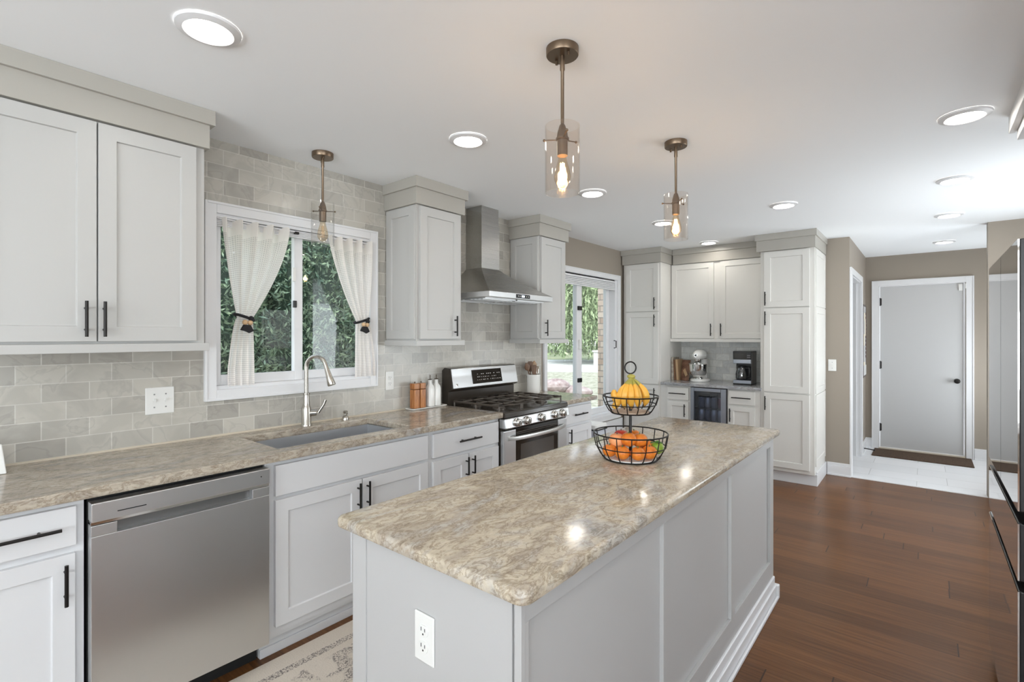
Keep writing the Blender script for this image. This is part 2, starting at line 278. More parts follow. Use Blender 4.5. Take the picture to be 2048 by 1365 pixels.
# ------------------------------------------------------------------ mesh builder
WL = {}
class MB:
    def __init__(s, T=None): s.v = []; s.f = []; s.m = []; s.T = T or (lambda a, n, z: (a, n, z)); s.mi = 0
    def add(s, vs, fs, raw=False):
        o = len(s.v); s.v += [tuple(p) if raw else tuple(s.T(*p)) for p in vs]; s.f += [tuple(i+o for i in f) for f in fs]; s.m += [s.mi]*len(fs); return s
    def box(s, x0, x1, y0, y1, z0, z1):
        vs = [(x, y, z) for x in (x0, x1) for y in (y0, y1) for z in (z0, z1)]
        return s.add(vs, [(0, 1, 3, 2), (4, 6, 7, 5), (0, 4, 5, 1), (2, 3, 7, 6), (0, 2, 6, 4), (1, 5, 7, 3)])
    def prism(s, poly, ax, t0, t1):
        # poly in the two other axes (cyclic order), extruded along ax
        n = len(poly); vs = []
        for t in (t0, t1):
            for (p, q) in poly: vs.append({'x': (t, p, q), 'y': (p, t, q), 'z': (p, q, t)}[ax])
        fs = [tuple(range(n)), tuple(range(n, 2*n))] + [(i, (i+1) % n, n+(i+1) % n, n+i) for i in range(n)]
        return s.add(vs, fs)
    def loft(s, rings, cap=True, closed=True):
        n = len(rings[0]); vs = [p for r in rings for p in r]; fs = []
        for k in range(len(rings)-1):
            for i in range(n if closed else n-1): fs.append((k*n+i, k*n+(i+1) % n, (k+1)*n+(i+1) % n, (k+1)*n+i))
        if cap: fs += [tuple(range(n)), tuple(range((len(rings)-1)*n, len(rings)*n))]
        return s.add(vs, fs)
    def lathe(s, prof, c=(0, 0, 0), seg=24, cap=True, axis='z'):
        rings = []
        for r, h in prof:
            r = max(r, 1e-5); ring = []
            for i in range(seg):
                a = 2*PI*i/seg; p, q = r*math.cos(a), r*math.sin(a)
                ring.append({'z': (c[0]+p, c[1]+q, c[2]+h), 'x': (c[0]+h, c[1]+p, c[2]+q), 'y': (c[0]+p, c[1]+h, c[2]+q)}[axis])
            rings.append(ring)
        return s.loft(rings, cap)
    def cyl(s, c, r, h, seg=20, axis='z'): return s.lathe([(r, 0), (r, h)], c, seg, True, axis)
    def tube(s, pts, r, seg=8, cap=True, closed=False):
        P = [Vector(p) for p in pts]; n = len(P); rr = r if hasattr(r, '__len__') else [r]*n; rings = []; up = Vector((0, 0, 1)); nrm = None
        for i in range(n):
            if closed: t = P[(i+1) % n]-P[i-1]
            else: t = P[min(i+1, n-1)]-P[max(i-1, 0)]
            t.normalize()
            if nrm is None:
                nrm = t.cross(up)
                if nrm.length < 1e-3: nrm = t.cross(Vector((1, 0, 0)))
            nrm = (nrm - t*nrm.dot(t)); nrm.normalize(); bi = t.cross(nrm)
            rings.append([tuple(P[i]+(nrm*math.cos(2*PI*k/seg)+bi*math.sin(2*PI*k/seg))*rr[i]) for k in range(seg)])
        if closed: rings.append(rings[0]); return s.loft(rings, False)
        return s.loft(rings, cap)
    def sphere(s, c, r, sx=1, sy=1, sz=1, seg=16, rg=10):
        pr = [(r*math.sin(PI*i/rg), -r*math.cos(PI*i/rg)) for i in range(rg+1)]; rings = []
        for rr, h in pr:
            rings.append([(c[0]+sx*max(rr, 1e-5)*math.cos(2*PI*k/seg), c[1]+sy*max(rr, 1e-5)*math.sin(2*PI*k/seg), c[2]+sz*h) for k in range(seg)])
        return s.loft(rings, True)
    def build(s, name, mats, parent=None, bevel=0, smooth=False, segs=2, center=True, sub=0):
        v = np.array(s.v, dtype=float)
        lo, hi = v.min(0), v.max(0); c = np.array([(lo[0]+hi[0])/2, (lo[1]+hi[1])/2, lo[2]]) if center else np.zeros(3)
        me = bpy.data.meshes.new(name); me.from_pydata([tuple(p) for p in (v-c)], [], s.f)
        bm = bmesh.new(); bm.from_mesh(me); bmesh.ops.recalc_face_normals(bm, faces=bm.faces); bm.to_mesh(me); bm.free()
        mats = mats if isinstance(mats, (list, tuple)) else [mats]
        for m in mats: me.materials.append(m)
        me.polygons.foreach_set('material_index', s.m)
        if smooth:
            me.polygons.foreach_set('use_smooth', [True]*len(me.polygons)); me.set_sharp_from_angle(angle=0.7)
        o = bpy.data.objects.new(name, me); C.objects.link(o); o.location = c; WL[o.name] = Vector(c)
        if bevel:
            b = o.modifiers.new('bevel', 'BEVEL'); b.width = bevel; b.segments = segs; b.limit_method = 'ANGLE'; b.angle_limit = 0.7; b.harden_normals = False
        if sub:
            b = o.modifiers.new('sub', 'SUBSURF'); b.levels = sub; b.render_levels = sub
        if parent:
            o.parent = parent; o.matrix_parent_inverse = Matrix.Translation(-WL[parent.name])
        return o
def tag(o, label, cat, group=None, kind=None):
    o['label'] = label; o['category'] = cat
    if group: o['group'] = group
    if kind: o['kind'] = kind
    return o
def thing(name, label, cat, loc, group=None):
    o = bpy.data.objects.new(name, None); C.objects.link(o); o.location = loc; WL[o.name] = Vector(loc); o.empty_display_size = 0.05
    return tag(o, label, cat, group)
def srt(name, loc):
    o = bpy.data.objects.new(name, None); C.objects.link(o); o.location = loc; WL[o.name] = Vector(loc); o['kind'] = 'structure'; return o
def struct(name, mb, m, **k):
    o = mb.build(name, m, **k); o['kind'] = 'structure'; return o
def dup(o, delta, rz=0, label=None, parent=None, group=None):
    r = o.copy(); C.objects.link(r)
    if parent is None: r.location = o.location+Vector(delta); r.rotation_euler.z = o.rotation_euler.z+rz
    else: r.parent = parent; r.matrix_parent_inverse = o.matrix_parent_inverse.copy()
    if label: r['label'] = label
    if group: r['group'] = group
    for ch in list(o.children): dup(ch, (0, 0, 0), 0, None, r)
    return r
# facing transforms: a along the run, n outward from face plane, z up
def TX(x0): return lambda a, n, z: (x0+n, a, z)
def TNX(x0): return lambda a, n, z: (x0-n, a, z)
def TY(y0): return lambda a, n, z: (a, y0-n, z)
def shaker(mb, a0, a1, z0, z1, n0=0, th=0.02, rail=0.057, rec=0.009):
    n1 = n0+th; i0, i1, j0, j1 = a0+rail, a1-rail, z0+rail, z1-rail; e = 0.002
    R = lambda n, p, q, r, t: [(p, n, r), (q, n, r), (q, n, t), (p, n, t)]
    rings = [R(n0, a0, a1, z0, z1), R(n1, a0, a1, z0, z1), R(n1, i0, i1, j0, j1), R(n1-rec, i0+e, i1-e, j0+e, j1-e)]
    return mb.loft(rings, True)
def slab(mb, a0, a1, z0, z1, n0=0, th=0.02): return mb.box(a0, a1, n0, n0+th, z0, z1)
def bar(T, a, z, L, vertical=True, n0=0.02, r=0.0055, parent=None, m=None):
    mb = MB(T); n = n0+0.026
    p0, p1 = ((a, n, z-L/2), (a, n, z+L/2)) if vertical else ((a-L/2, n, z), (a+L/2, n, z))
    mb.tube([p0, p1], r, 10)
    for s in (-0.3, 0.3):
        q = (a, n0, z+s*L) if vertical else (a+s*L, n0, z)
        mb.tube([q, (q[0], n, q[2])], r*0.8, 8)
    return mb.build('handle', m or BLACK, parent, smooth=True)
def door(T, a0, a1, z0, z1, parent, m, hx=None, hz=None, rail=0.057, hl=0.135):
    d = shaker(MB(T), a0, a1, z0, z1, rail=rail).build('door', m, parent, bevel=0.0012)
    if hx is not None: bar(T, hx, hz, hl, True, parent=d)
    return d
def drawer(T, a0, a1, z0, z1, parent, m, hl=0.19, handle=True):
    d = slab(MB(T), a0, a1, z0, z1).build('drawer', m, parent, bevel=0.002)
    if handle: bar(T, (a0+a1)/2, (z0+z1)/2, hl, False, parent=d)
    return d
H = 2.417; WT = 0.15
# ------------------------------------------------------------------ room shell
RX, RY = 6.0, -3.5
def holed(mb, T, a0, a1, z0, z1, th, holes, z_off=0):
    # wall slab in (a,z) with rectangular holes sorted by a; n from -th to 0
    cur = a0
    for (h0, h1, k0, k1) in holes:
        if h0 > cur: mb.box(cur, h0, -th, 0, z0, z1)
        if k0 > z0: mb.box(h0, h1, -th, 0, z0, k0)
        if k1 < z1: mb.box(h0, h1, -th, 0, k1, z1)
        cur = h1
    if cur < a1: mb.box(cur, a1, -th, 0, z0, z1)
struct('floor', MB().box(-0.0, RX, RY, 6.05, -0.1, 0), FLOOR)
struct('floor', MB().box(0.9, 4.2, 6.05, 7.9, -0.1, 0.001), TFLOOR)
struct('trim_1', MB().box(2.18, 3.2, 6.03, 6.06, 0, 0.006), TRIM, bevel=0.002)
struct('ceiling', MB().box(-WT, RX, RY, 7.95, H, H+0.12), CEIL)
wl = MB(TX(0)); holed(wl, None, RY, 3.78, 0, H, WT, [(0.985, 1.915, 1.14, 2.05)])
struct('wall_left', wl, TILE)
wl = MB(TX(0)); holed(wl, None, 3.78, 6.18, 0, H, WT, [(3.86, 5.27, 0.52, 2.07)])
struct('wall_left', wl, WALL)
struct('wall_back', MB().box(0, 2.18, 6.03, 6.15, 0, H), WALL)
struct('wall_back', MB().box(0.475, 1.505, 6.022, 6.03, 0.876, 1.45), TILEB)
wm = MB(TX(2.18)); holed(wm, None, 6.15, 7.78, 0, H, 0.12, [(6.15, 7.14, 0, 2.05)]); struct('wall_mudroom', wm, WALL)
wm = MB(TY(7.78)); holed(wm, None, 0.9, 4.2, 0, H, 0.12, [(2.315, 3.125, 0, 2.05)]); struct('wall_far', wm, WALL)
struct('wall_far', MB().box(0.8, 0.9, 6.15, 7.9, 0, H), WALL)
struct('wall_far', MB().box(4.1, 4.2, 6.15, 7.9, 0, H), WALL)
struct('wall_right', MB().box(3.19, 4.2, 6.03, 6.15, 0, H), WALL)
wq = MB(TNX(3.85)); holed(wq, None, 2.0, 6.03, 0, H, 0.12, [(3.7, 5.7, 0.4, 2.3)]); struct('wall_right', wq, WALL)
struct('wall_right', MB().box(3.97, RX, 1.88, 2.0, 0, H), WALL)
wr = MB(TNX(RX)); holed(wr, None, RY, 2.0, 0, H, 0.12, [(-2.5, 0.5, 0.4, 2.3)]); struct('wall_right', wr, WALL)
wf = MB(lambda a, n, z: (a, RY+n, z)); holed(wf, None, 0, RX, 0, H, 0.12, [(1.1, 4.7, 0.4, 2.3)]); struct('wall_front', wf, WALL)
struct('trim_2', MB().box(3.085, 3.85, 0.9, 3.17, 2.30, H).box(3.06, 3.085, 0.9, 3.19, 2.34, H), TRIM, bevel=0.003)
def baseb(name, x0, x1, y0, y1, face):
    mb = MB()
    t = 0.014; q = 0.011
    if face == '+x': mb.box(x0, x0+t, y0, y1, 0, 0.105).box(x0, x0+t*0.6, y0, y1, 0.105, 0.13).box(x0+t, x0+t+q, y0, y1, 0, 0.017)
    if face == '-y': mb.box(x0, x1, y0-t, y0, 0, 0.105).box(x0, x1, y0-t*0.6, y0, 0.105, 0.13).box(x0, x1, y0-t-q, y0-t, 0, 0.017)
    struct(name, mb, TRIM, bevel=0.003)
baseb('baseboard_back', 1.99, 2.195, 6.03, 6.03, '-y')
baseb('baseboard_far', 3.2, 4.1, 7.78, 7.78, '-y'); baseb('baseboard_far', 2.18, 2.245, 7.78, 7.78, '-y')
baseb('baseboard_mudroom', 2.18, 2.18, 7.2, 7.78, '+x')
baseb('baseboard_left', 0.0, 0.0, 3.82, 5.39, '+x')
struct('trim_3', MB().box(0, 0.012, 3.80, 5.39, 0.13, 0.455), TRIM, bevel=0.002)
struct('trim_4', MB().box(0.0, 0.006, -0.6, 2.5, 0.914, 0.922), paint('caulk', (0.60, 0.53, 0.42)))
# ---- window 1 over the sink
w1 = srt('window_1', (0, 1.45, 1.095))
def casing(T, a0, a1, z0, z1, w, parent, m=TRIM, bottom=True, n=0.018):
    mb = MB(T); zb = z0+w if bottom else z0
    for (p, q, r, t, d) in ((0, w, 0, 0, n), ):
        pass
    mb.box(a0, a0+w, 0, n, z0, z1).box(a1-w, a1, 0, n, z0, z1).box(a0+w, a1-w, 0, n, z1-w, z1)
    if bottom: mb.box(a0+w, a1-w, 0, n, z0, z0+w)
    o = 0.012
    mb.box(a0, a0+o, n, n+0.006, z0, z1).box(a1-o, a1, n, n+0.006, z0, z1).box(a0+o, a1-o, n, n+0.006, z1-o, z1)
    if bottom: mb.box(a0+o, a1-o, n, n+0.006, z0, z0+o)
    return mb.build('casing', m, parent, bevel=0.002)
casing(TX(0), 0.94, 1.955, 1.095, 2.10, 0.055, w1)
def frame4(mb, a0, a1, z0, z1, w0, w1_, zb, zt, n0, n1):
    return mb.box(a0, a0+w0, n0, n1, z0, z1).box(a1-w1_, a1, n0, n1, z0, z1).box(a0+w0, a1-w1_, n0, n1, z0, z0+zb).box(a0+w0, a1-w1_, n0, n1, z1-zt, z1)
frame4(MB(TX(0)), 0.985, 1.915, 1.14, 2.05, 0.014, 0.014, 0.028, 0.022, -WT, 0.0).build('jamb', TRIM, w1, bevel=0.001)
sa = frame4(MB(TX(0)), 0.999, 1.473, 1.168, 2.028, 0.034, 0.05, 0.052, 0.035, -0.065, -0.035).build('sash', TRIM, w1, bevel=0.002)
MB(TX(0)).box(1.033, 1.423, -0.052, -0.048, 1.22, 1.993).build('pane', GLASS, sa)
MB(TX(0)).box(1.408, 1.425, -0.035, -0.018, 1.735, 1.815).build('latch', PLASTIC, sa, bevel=0.003)
MB(TX(0)).box(1.412, 1.432, -0.035, -0.020, 1.585, 1.625).build('tilt_latch', BLK, sa, bevel=0.003)
sb = frame4(MB(TX(0)), 1.44, 1.901, 1.168, 2.028, 0.042, 0.034, 0.050, 0.035, -0.105, -0.07).build('sash', TRIM, w1, bevel=0.002)
MB(TX(0)).box(1.482, 1.867, -0.09, -0.086, 1.218, 1.993).build('pane', GLASS, sb)
mb = MB(TX(0))
for k in range(5): mb.box(1.0, 1.90, -0.03, -0.006, 1.985+k*0.008, 1.991+k*0.008)
mb.build('raised_blind', TRIM, w1)
MB(TX(0)).tube([(1.0, 0.004, 2.022), (1.42, 0.004, 2.014)], 0.004, 8).build('curtain_rod', TRIM, w1, smooth=True)
MB(TX(0)).tube([(1.58, 0.004, 2.012), (1.93, 0.004, 2.014)], 0.004, 8).build('curtain_rod', TRIM, w1, smooth=True)
MB(TX(0)).box(1.405, 1.43, -0.012, 0.008, 2.003, 2.016).build('rod_bracket', BLACK, w1)
# ---- window 2, big slider
w2 = srt('window_2', (0, 4.56, 0.47))
casing(TX(0), 3.80, 5.32, 0.47, 2.12, 0.055, w2)
frame4(MB(TX(0)), 3.86, 5.27, 0.52, 2.07, 0.012, 0.05, 0.03, 0.02, -WT, 0.0).build('jamb', TRIM, w2, bevel=0.001)
sa = frame4(MB(TX(0)), 3.872, 4.545, 0.55, 2.05, 0.05, 0.10, 0.06, 0.06, -0.07, -0.03).build('sash', TRIM, w2, bevel=0.002)
MB(TX(0)).box(3.92, 4.445, -0.052, -0.048, 0.61, 1.99).build('pane', GLASS, sa)
for zz in (0.955, 1.71): MB(TX(0)).box(4.455, 4.525, -0.03, -0.012, zz-0.022, zz+0.022).build('latch', BLACK, sa, bevel=0.004)
MB(TX(0)).box(4.475, 4.505, -0.03, -0.005, 1.28, 1.38).build('pull', PLASTIC, sa, bevel=0.004)
sb = frame4(MB(TX(0)), 4.50, 5.22, 0.55, 2.05, 0.06, 0.07, 0.06, 0.06, -0.115, -0.075).build('sash', TRIM, w2, bevel=0.002)
MB(TX(0)).box(4.56, 5.15, -0.097, -0.093, 0.61, 1.99).build('pane', GLASS, sb)
mb = MB(TX(0)).box(3.875, 5.215, -0.022, 0.0, 2.03, 2.065)
for k in range(5): mb.box(3.88, 5.21, -0.026, 0.004-0.002*k, 1.945+k*0.017, 1.958+k*0.017)
mb.build('raised_shade', TRIM, w2, bevel=0.002)
MB(TX(0)).tube([(5.195, 0.0, 1.28), (5.195, 0.028, 1.285), (5.195, 0.028, 1.36), (5.195, 0.0, 1.365)], 0.006, 8).build('handle', BLACK, w2, smooth=True)
# ---- unseen rear and right windows, added to bring in light
for nm, T, a0, a1, fac in (('added_window_3', lambda a, n, z: (a, RY+n, z), 1.1, 4.7, 3), ('added_window_4', TNX(RX), -2.5, 0.5, 3), ('added_window_5', TNX(3.85), 3.7, 5.7, 2)):
    p = T((a0+a1)/2, 0, 0.4); w = srt(nm, p)
    casing(T, a0-0.06, a1+0.06, 0.34, 2.36, 0.07, w)
    mb = MB(T); frame4(mb, a0, a1, 0.4, 2.3, 0.05, 0.05, 0.05, 0.05, -0.1, -0.05)
    for k in range(1, fac): x = a0+(a1-a0)*k/fac; mb.box(x-0.04, x+0.04, -0.1, -0.05, 0.45, 2.25)
    f = mb.build('sash', TRIM, w, bevel=0.002); MB(T).box(a0+0.05, a1-0.05, -0.08, -0.075, 0.45, 2.25).build('pane', GLASS, f)
# ---- doors
d1 = srt('door_1', (2.72, 7.78, 0))
casing(TY(7.78), 2.245, 3.197, 0, 2.108, 0.068, d1, bottom=False)
MB(TY(7.78)).box(2.315, 2.325, -0.12, 0, 0, 2.05).box(3.115, 3.125, -0.12, 0, 0, 2.05).box(2.325, 3.115, -0.12, 0, 2.04, 2.05).build('jamb', TRIM, d1)
MB(TY(7.78)).box(2.315, 3.125, -0.12, 0.012, 0, 0.022).build('threshold', paint('threshold_tan', (0.55, 0.48, 0.38)), d1, bevel=0.003)
dp = MB(TY(7.78)).box(2.329, 3.111, -0.055, -0.015, 0.03, 2.036).build('panel', DOORW, d1, bevel=0.002)
MB(TY(7.78)).lathe([(0.028, -0.015), (0.028, -0.008), (0.010, -0.004), (0.010, 0.015), (0.024, 0.022), (0.029, 0.034), (0.026, 0.046), (0.012, 0.052)], (3.052, 0, 0.893), 20, True, 'y').build('knob', BLACK, dp, smooth=True)
for zz in (1.845, 1.055, 0.275): MB(TY(7.78)).cyl((2.327, -0.010, zz-0.05), 0.008, 0.1, 10).box(2.327, 2.345, -0.016, -0.012, zz-0.045, zz+0.045).build('hinge', BLACK, dp)
MB(TY(7.78)).box(3.065, 3.10, -0.015, 0.002, 1.945, 2.02).box(3.118, 3.13, 0.02, 0.032, 1.965, 2.02).build('alarm_sensor', PLASTIC, dp, bevel=0.002)
d2 = srt('door_2', (2.18, 6.63, 0))
mb = MB(TX(2.18)).box(6.035, 6.15, 0, 0.018, 0, 2.05).box(7.14, 7.215, 0, 0.018, 0, 2.05).box(6.035, 7.215, 0, 0.018, 2.05, 2.115); mb.build('casing', TRIM, d2, bevel=0.003)
MB(TX(2.18)).box(7.13, 7.14, -0.12, 0, 0, 2.05).box(6.15, 6.16, -0.12, 0, 0, 2.05).box(6.16, 7.13, -0.12, 0, 2.04, 2.05).box(7.115, 7.13, -0.08, -0.04, 0, 2.04).build('jamb', TRIM, d2)
# ------------------------------------------------------------------ wall cabinets on the sink wall
def wall_cab(label, y0, y1, doors, side=True, hand=True):
    r = thing('wall_cabinet', label, 'cabinet', (0.15, (y0+y1)/2, 1.375))
    T = TX(0.305)
    MB().box(0.001, 0.305, y0, y1, 1.375, 2.30).build('body', WHITEU_DIM, r, bevel=0.001)
    MB().box(0.001, 0.331, y0-0.014, y1+0.012, 1.358, 1.392).build('light_rail', WHITEU_DIM, r, bevel=0.002)
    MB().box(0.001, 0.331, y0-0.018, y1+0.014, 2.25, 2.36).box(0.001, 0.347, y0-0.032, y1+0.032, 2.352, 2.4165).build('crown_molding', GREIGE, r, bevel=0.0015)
    for (a0, a1, hx) in doors: door(T, a0, a1, 1.402, 2.243, r, WHITEU_DIM, hx, 1.4875)
    if side:
        o = shaker(MB(TY(y0)), 0.012, 0.300, 1.402, 2.243, th=0.010, rail=0.055, rec=0.007).build('end_panel', WHITEU_DIM, r, bevel=0.001)
    return r
wall_cab('large white two-door wall cabinet at the far left with cream crown', 0.09, 0.84, [(0.127, 0.463, 0.429), (0.468, 0.803, 0.484)], side=False)
wall_cab('white one-door wall cabinet between the curtained window and the range hood', 2.035, 2.43, [(2.055, 2.405, 2.352)])
wall_cab('white one-door wall cabinet right of the range hood beside the big slider window', 3.325, 3.725, [(3.343, 3.695, 3.392)])
# ------------------------------------------------------------------ base cabinets, sink wall
TB = TX(0.565)
def base_body(r, y0, y1, top=0.884):
    MB().box(0.02, 0.565, y0, y1, 0.112, 0.876).build('body', WHITE, r)
    MB().box(0.02, 0.510, y0, y1, 0.0, 0.112).box(0.510, 0.520, y0, y1, 0.0, 0.04).box(0.510, 0.545, y0, y1, 0.085, 0.112).build('toe_kick', WHITE, r, bevel=0.002)
r = thing('base_cabinet', 'white base cabinet with one drawer and door left of the dishwasher', 'cabinet', (0.3, 0.19, 0)); base_body(r, -0.02, 0.383)
drawer(TB, 0.02, 0.361, 0.726, 0.856, r, WHITE, 0.26); door(TB, 0.02, 0.358, 0.148, 0.70, r, WHITE, 0.332, 0.606)
r = thing('sink_cabinet', 'white sink base cabinet with false drawer front and two doors', 'cabinet', (0.3, 1.45, 0)); 
MB().box(0.02, 0.03, 0.987, 1.91, 0.112, 0.876).box(0.545, 0.565, 0.987, 1.91, 0.112, 0.876).box(0.03, 0.545, 0.987, 1.005, 0.112, 0.876).box(0.03, 0.545, 1.892, 1.91, 0.112, 0.876).box(0.03, 0.545, 1.005, 1.892, 0.112, 0.13).build('body', WHITE, r)
MB().box(0.02, 0.510, 0.987, 1.91, 0.0, 0.112).box(0.510, 0.520, 0.987, 1.91, 0.0, 0.04).box(0.510, 0.545, 0.987, 1.91, 0.085, 0.112).build('toe_kick', WHITE, r, bevel=0.002)
slab(MB(TB), 1.025, 1.893, 0.72, 0.855).build('false_front', WHITE, r, bevel=0.002)
door(TB, 1.025, 1.459, 0.148, 0.702, r, WHITE, 1.434, 0.622); door(TB, 1.465, 1.893, 0.148, 0.702, r, WHITE, 1.488, 0.622)
r = thing('base_cabinet', 'white base cabinet with a drawer over two doors left of the range', 'cabinet', (0.3, 2.21, 0)); base_body(r, 1.911, 2.522)
drawer(TB, 1.933, 2.504, 0.715, 0.853, r, WHITE, 0.19); door(TB, 1.933, 2.219, 0.148, 0.692, r, WHITE, 2.197, 0.61); door(TB, 2.229, 2.504, 0.148, 0.692, r, WHITE, 2.253, 0.61)
r = thing('base_cabinet', 'narrow white base cabinet right of the range below the slider window', 'cabinet', (0.3, 3.5, 0)); base_body(r, 3.292, 3.722)
drawer(TB, 3.31, 3.70, 0.715, 0.853, r, WHITE, 0.19); door(TB, 3.31, 3.70, 0.148, 0.692, r, WHITE, 3.355, 0.61)
# ---- counters
def counter(name_label, mb, m, b=0.009):
    o = mb.build('countertop', m, bevel=b, segs=4, smooth=False); tag(o, name_label, 'countertop')
    for p in o.data.polygons: p.use_smooth = False
    return o
def slab_hole(x0, x1, y0, y1, z0, z1, hole=None):
    mb = MB()
    if not hole: return mb.box(x0, x1, y0, y1, z0, z1)
    a0, a1, b0, b1 = hole
    O = [(x0, y0), (x1, y0), (x1, y1), (x0, y1)]; I = [(a0, b0), (a1, b0), (a1, b1), (a0, b1)]
    vs = [(p, q, z) for z in (z0, z1) for (p, q) in O+I]; fs = []
    for i in range(4):
        j = (i+1) % 4
        fs += [(i, j, 4+j, 4+i), (8+i, 8+4+i, 8+4+j, 8+j), (i, 8+i, 8+j, j), (4+i, 4+j, 12+j, 12+i)]
    return mb.add(vs, fs)
counter('long granite countertop on the left with the sink cut into it', slab_hole(0.002, 0.611, -0.6, 2.524, 0.878, 0.914, (0.115, 0.520, 1.072, 1.812)), GRAN)
counter('short granite countertop right of the range under the slider window', MB().box(0.002, 0.611, 3.288, 3.76, 0.878, 0.914), GRAN)
# ---- sink
mb = MB(); x0, x1, y0, y1, zt, zb = 0.110, 0.525, 1.067, 1.817, 0.8775, 0.67
ri = lambda e, z: [(x0+e, y0+e, z), (x1-e, y0+e, z), (x1-e, y1-e, z), (x0+e, y1-e, z)]
mb.loft([ri(-0.012, zt), ri(0, zt), ri(0.008, zb), ri(0.16, zb-0.008)], False); mb.add(ri(0.16, zb-0.008), [(0, 1, 2, 3)])
mb.loft([ri(-0.012, zt), ri(-0.012, zt-0.004), ri(-0.003, zb-0.012)], False); mb.add(ri(-0.003, zb-0.012), [(0, 1, 2, 3)])
sk = thing('kitchen_sink', 'undermount stainless steel sink below the curtained window', 'sink', (0.31, 1.45, 0.66))
mb.build('bowl', STEELS, sk, bevel=0.003); MB().lathe([(0.045, 0), (0.04, 0.004), (0.03, 0.004), (0.028, -0.002)], (0.31, 1.45, 0.655), 24).build('drain', CHROME, sk, smooth=True)
# ---- faucet
fc = thing('faucet', 'brushed nickel gooseneck faucet with pull-down head behind the sink', 'faucet', (0.066, 1.442, 0.914))
fx, fy = 0.066, 1.442
MB().lathe([(0.030, 0), (0.030, 0.006), (0.026, 0.012), (0.026, 0.095), (0.021, 0.110), (0.0165, 0.13), (0.0155, 0.175), (0.0185, 0.178), (0.0185, 0.184), (0.0125, 0.186)], (fx, fy, 0.914), 28).build('base', NICKEL, fc, smooth=True)
dx, dy = 0.90, 0.44; R = 0.062
pts = [(fx, fy, 1.095), (fx, fy, 1.245)] + [(fx+dx*R*(1-math.cos(t)), fy+dy*R*(1-math.cos(t)), 1.245+R*math.sin(t)) for t in [PI*k/12*0.93 for k in range(1, 13)]]
e = Vector(pts[-1]); d = (Vector(pts[-1])-Vector(pts[-2])).normalized(); pts.append(tuple(e+d*0.02))
MB().tube(pts, 0.0115, 14).build('spout', NICKEL, fc, smooth=True)
e = e+d*0.02; MB().tube([e, e+d*0.01, e+d*0.05, e+d*0.095, e+d*0.10], [0.0125, 0.0135, 0.017, 0.0225, 0.020], 18).build('spray_head', NICKEL, fc, smooth=True)
lv = MB().tube([(fx, fy, 0.985), (fx+0.02, fy+0.034, 0.985), (fx+0.028, fy+0.047, 0.985)], [0.019, 0.019, 0.016], 18)
lv.tube([(fx+0.033, fy+0.054, 0.985), (fx+0.05, fy+0.078, 1.03), (fx+0.054, fy+0.086, 1.055)], [0.008, 0.0075, 0.009], 10)
lv.build('lever', NICKEL, fc, smooth=True)
sd = thing('soap_dispenser', 'small nickel soap dispenser pump right of the faucet', 'soap dispenser', (0.062, 1.692, 0.914))
MB().lathe([(0.020, 0), (0.020, 0.01), (0.016, 0.022), (0.008, 0.028), (0.008, 0.04)], (0.062, 1.692, 0.914), 20).build('base', NICKEL, sd, smooth=True)
MB().lathe([(0.013, 0.04), (0.015, 0.048), (0.010, 0.056)], (0.062, 1.692, 0.914), 16).tube([(0.062, 1.692, 0.962), (0.085, 1.684, 0.964), (0.105, 1.677, 0.955)], [0.008, 0.006, 0.005], 10).build('pump_head', NICKEL, sd, smooth=True)
# ------------------------------------------------------------------ dishwasher
dw = thing('dishwasher', 'stainless steel dishwasher with recessed pocket handle under the left counter', 'dishwasher', (0.3, 0.685, 0))
MB().box(0.03, 0.56, 0.392, 0.980, 0.09, 0.872).build('tub', DARK, dw)
MB().box(0.03, 0.50, 0.392, 0.980, 0.0, 0.09).build('toe_panel', DARK, dw)
mb = MB(TX(0.0))
A0, A1, F = 0.392, 0.981, 0.622; hz0, hz1, ha0, ha1 = 0.748, 0.792, 0.463, 0.912
mb.box(A0, A1, 0.575, F, 0.114, hz0).box(A0, ha0, 0.575, F, hz0, 0.785).box(ha1, A1, 0.575, F, hz0, 0.785)
dd = mb.build('door', STEEL, dw, bevel=0.002)
MB().box(0.575, F+0.004, A0, A1, 0.797, 0.861).build('control_strip', STEEL, dw, bevel=0.003)
MB().box(0.578, F-0.006, A0, A1, 0.786, 0.796).build('bright_lip', CHROME, dd, bevel=0.001)
MB().box(0.576, 0.592, ha0, ha1, hz0-0.001, 0.7855).build('handle_pocket', mat('pocket_steel_shaded', (0.22, 0.22, 0.22), 0.35, 0.8), dd)  # steel colour darkened to give the recess its shade
MB().box(F+0.003, F+0.0055, 0.462, 0.545, 0.8195, 0.8225).build('vent_slot', DARK, dw)
MB().cyl((F+0.003, 0.945, 0.833), 0.0025, 0.0025, 10, 'x').build('indicator', BLK, dw)
# ------------------------------------------------------------------ gas range
rg = thing('gas_range', 'stainless steel gas range with black oven window and five knobs', 'range', (0.3, 2.905, 0))
Y0, Y1 = 2.528, 3.284
MB().box(0.02, 0.575, Y0, Y1, 0.03, 0.895).build('body', DARKBR, rg, bevel=0.002)
mb = MB(); mb.box(0.02, 0.60, Y0, Y1, 0.893, 0.908).prism([(0.60, 0.908), (0.618, 0.903), (0.622, 0.872), (0.575, 0.872), (0.575, 0.893), (0.60, 0.893)], 'y', Y0, Y1); mb.build('cooktop', DARKBR, rg, bevel=0.004)
MB().box(0.065, 0.60, Y0, Y1, 0.0, 0.03).build('kick_panel', DARK, rg)
cp = MB().prism([(0.57, 0.868), (0.622, 0.868), (0.634, 0.80), (0.57, 0.80)], 'y', Y0-0.004, Y1+0.004).build('control_panel', STEEL, rg, bevel=0.008, segs=3)
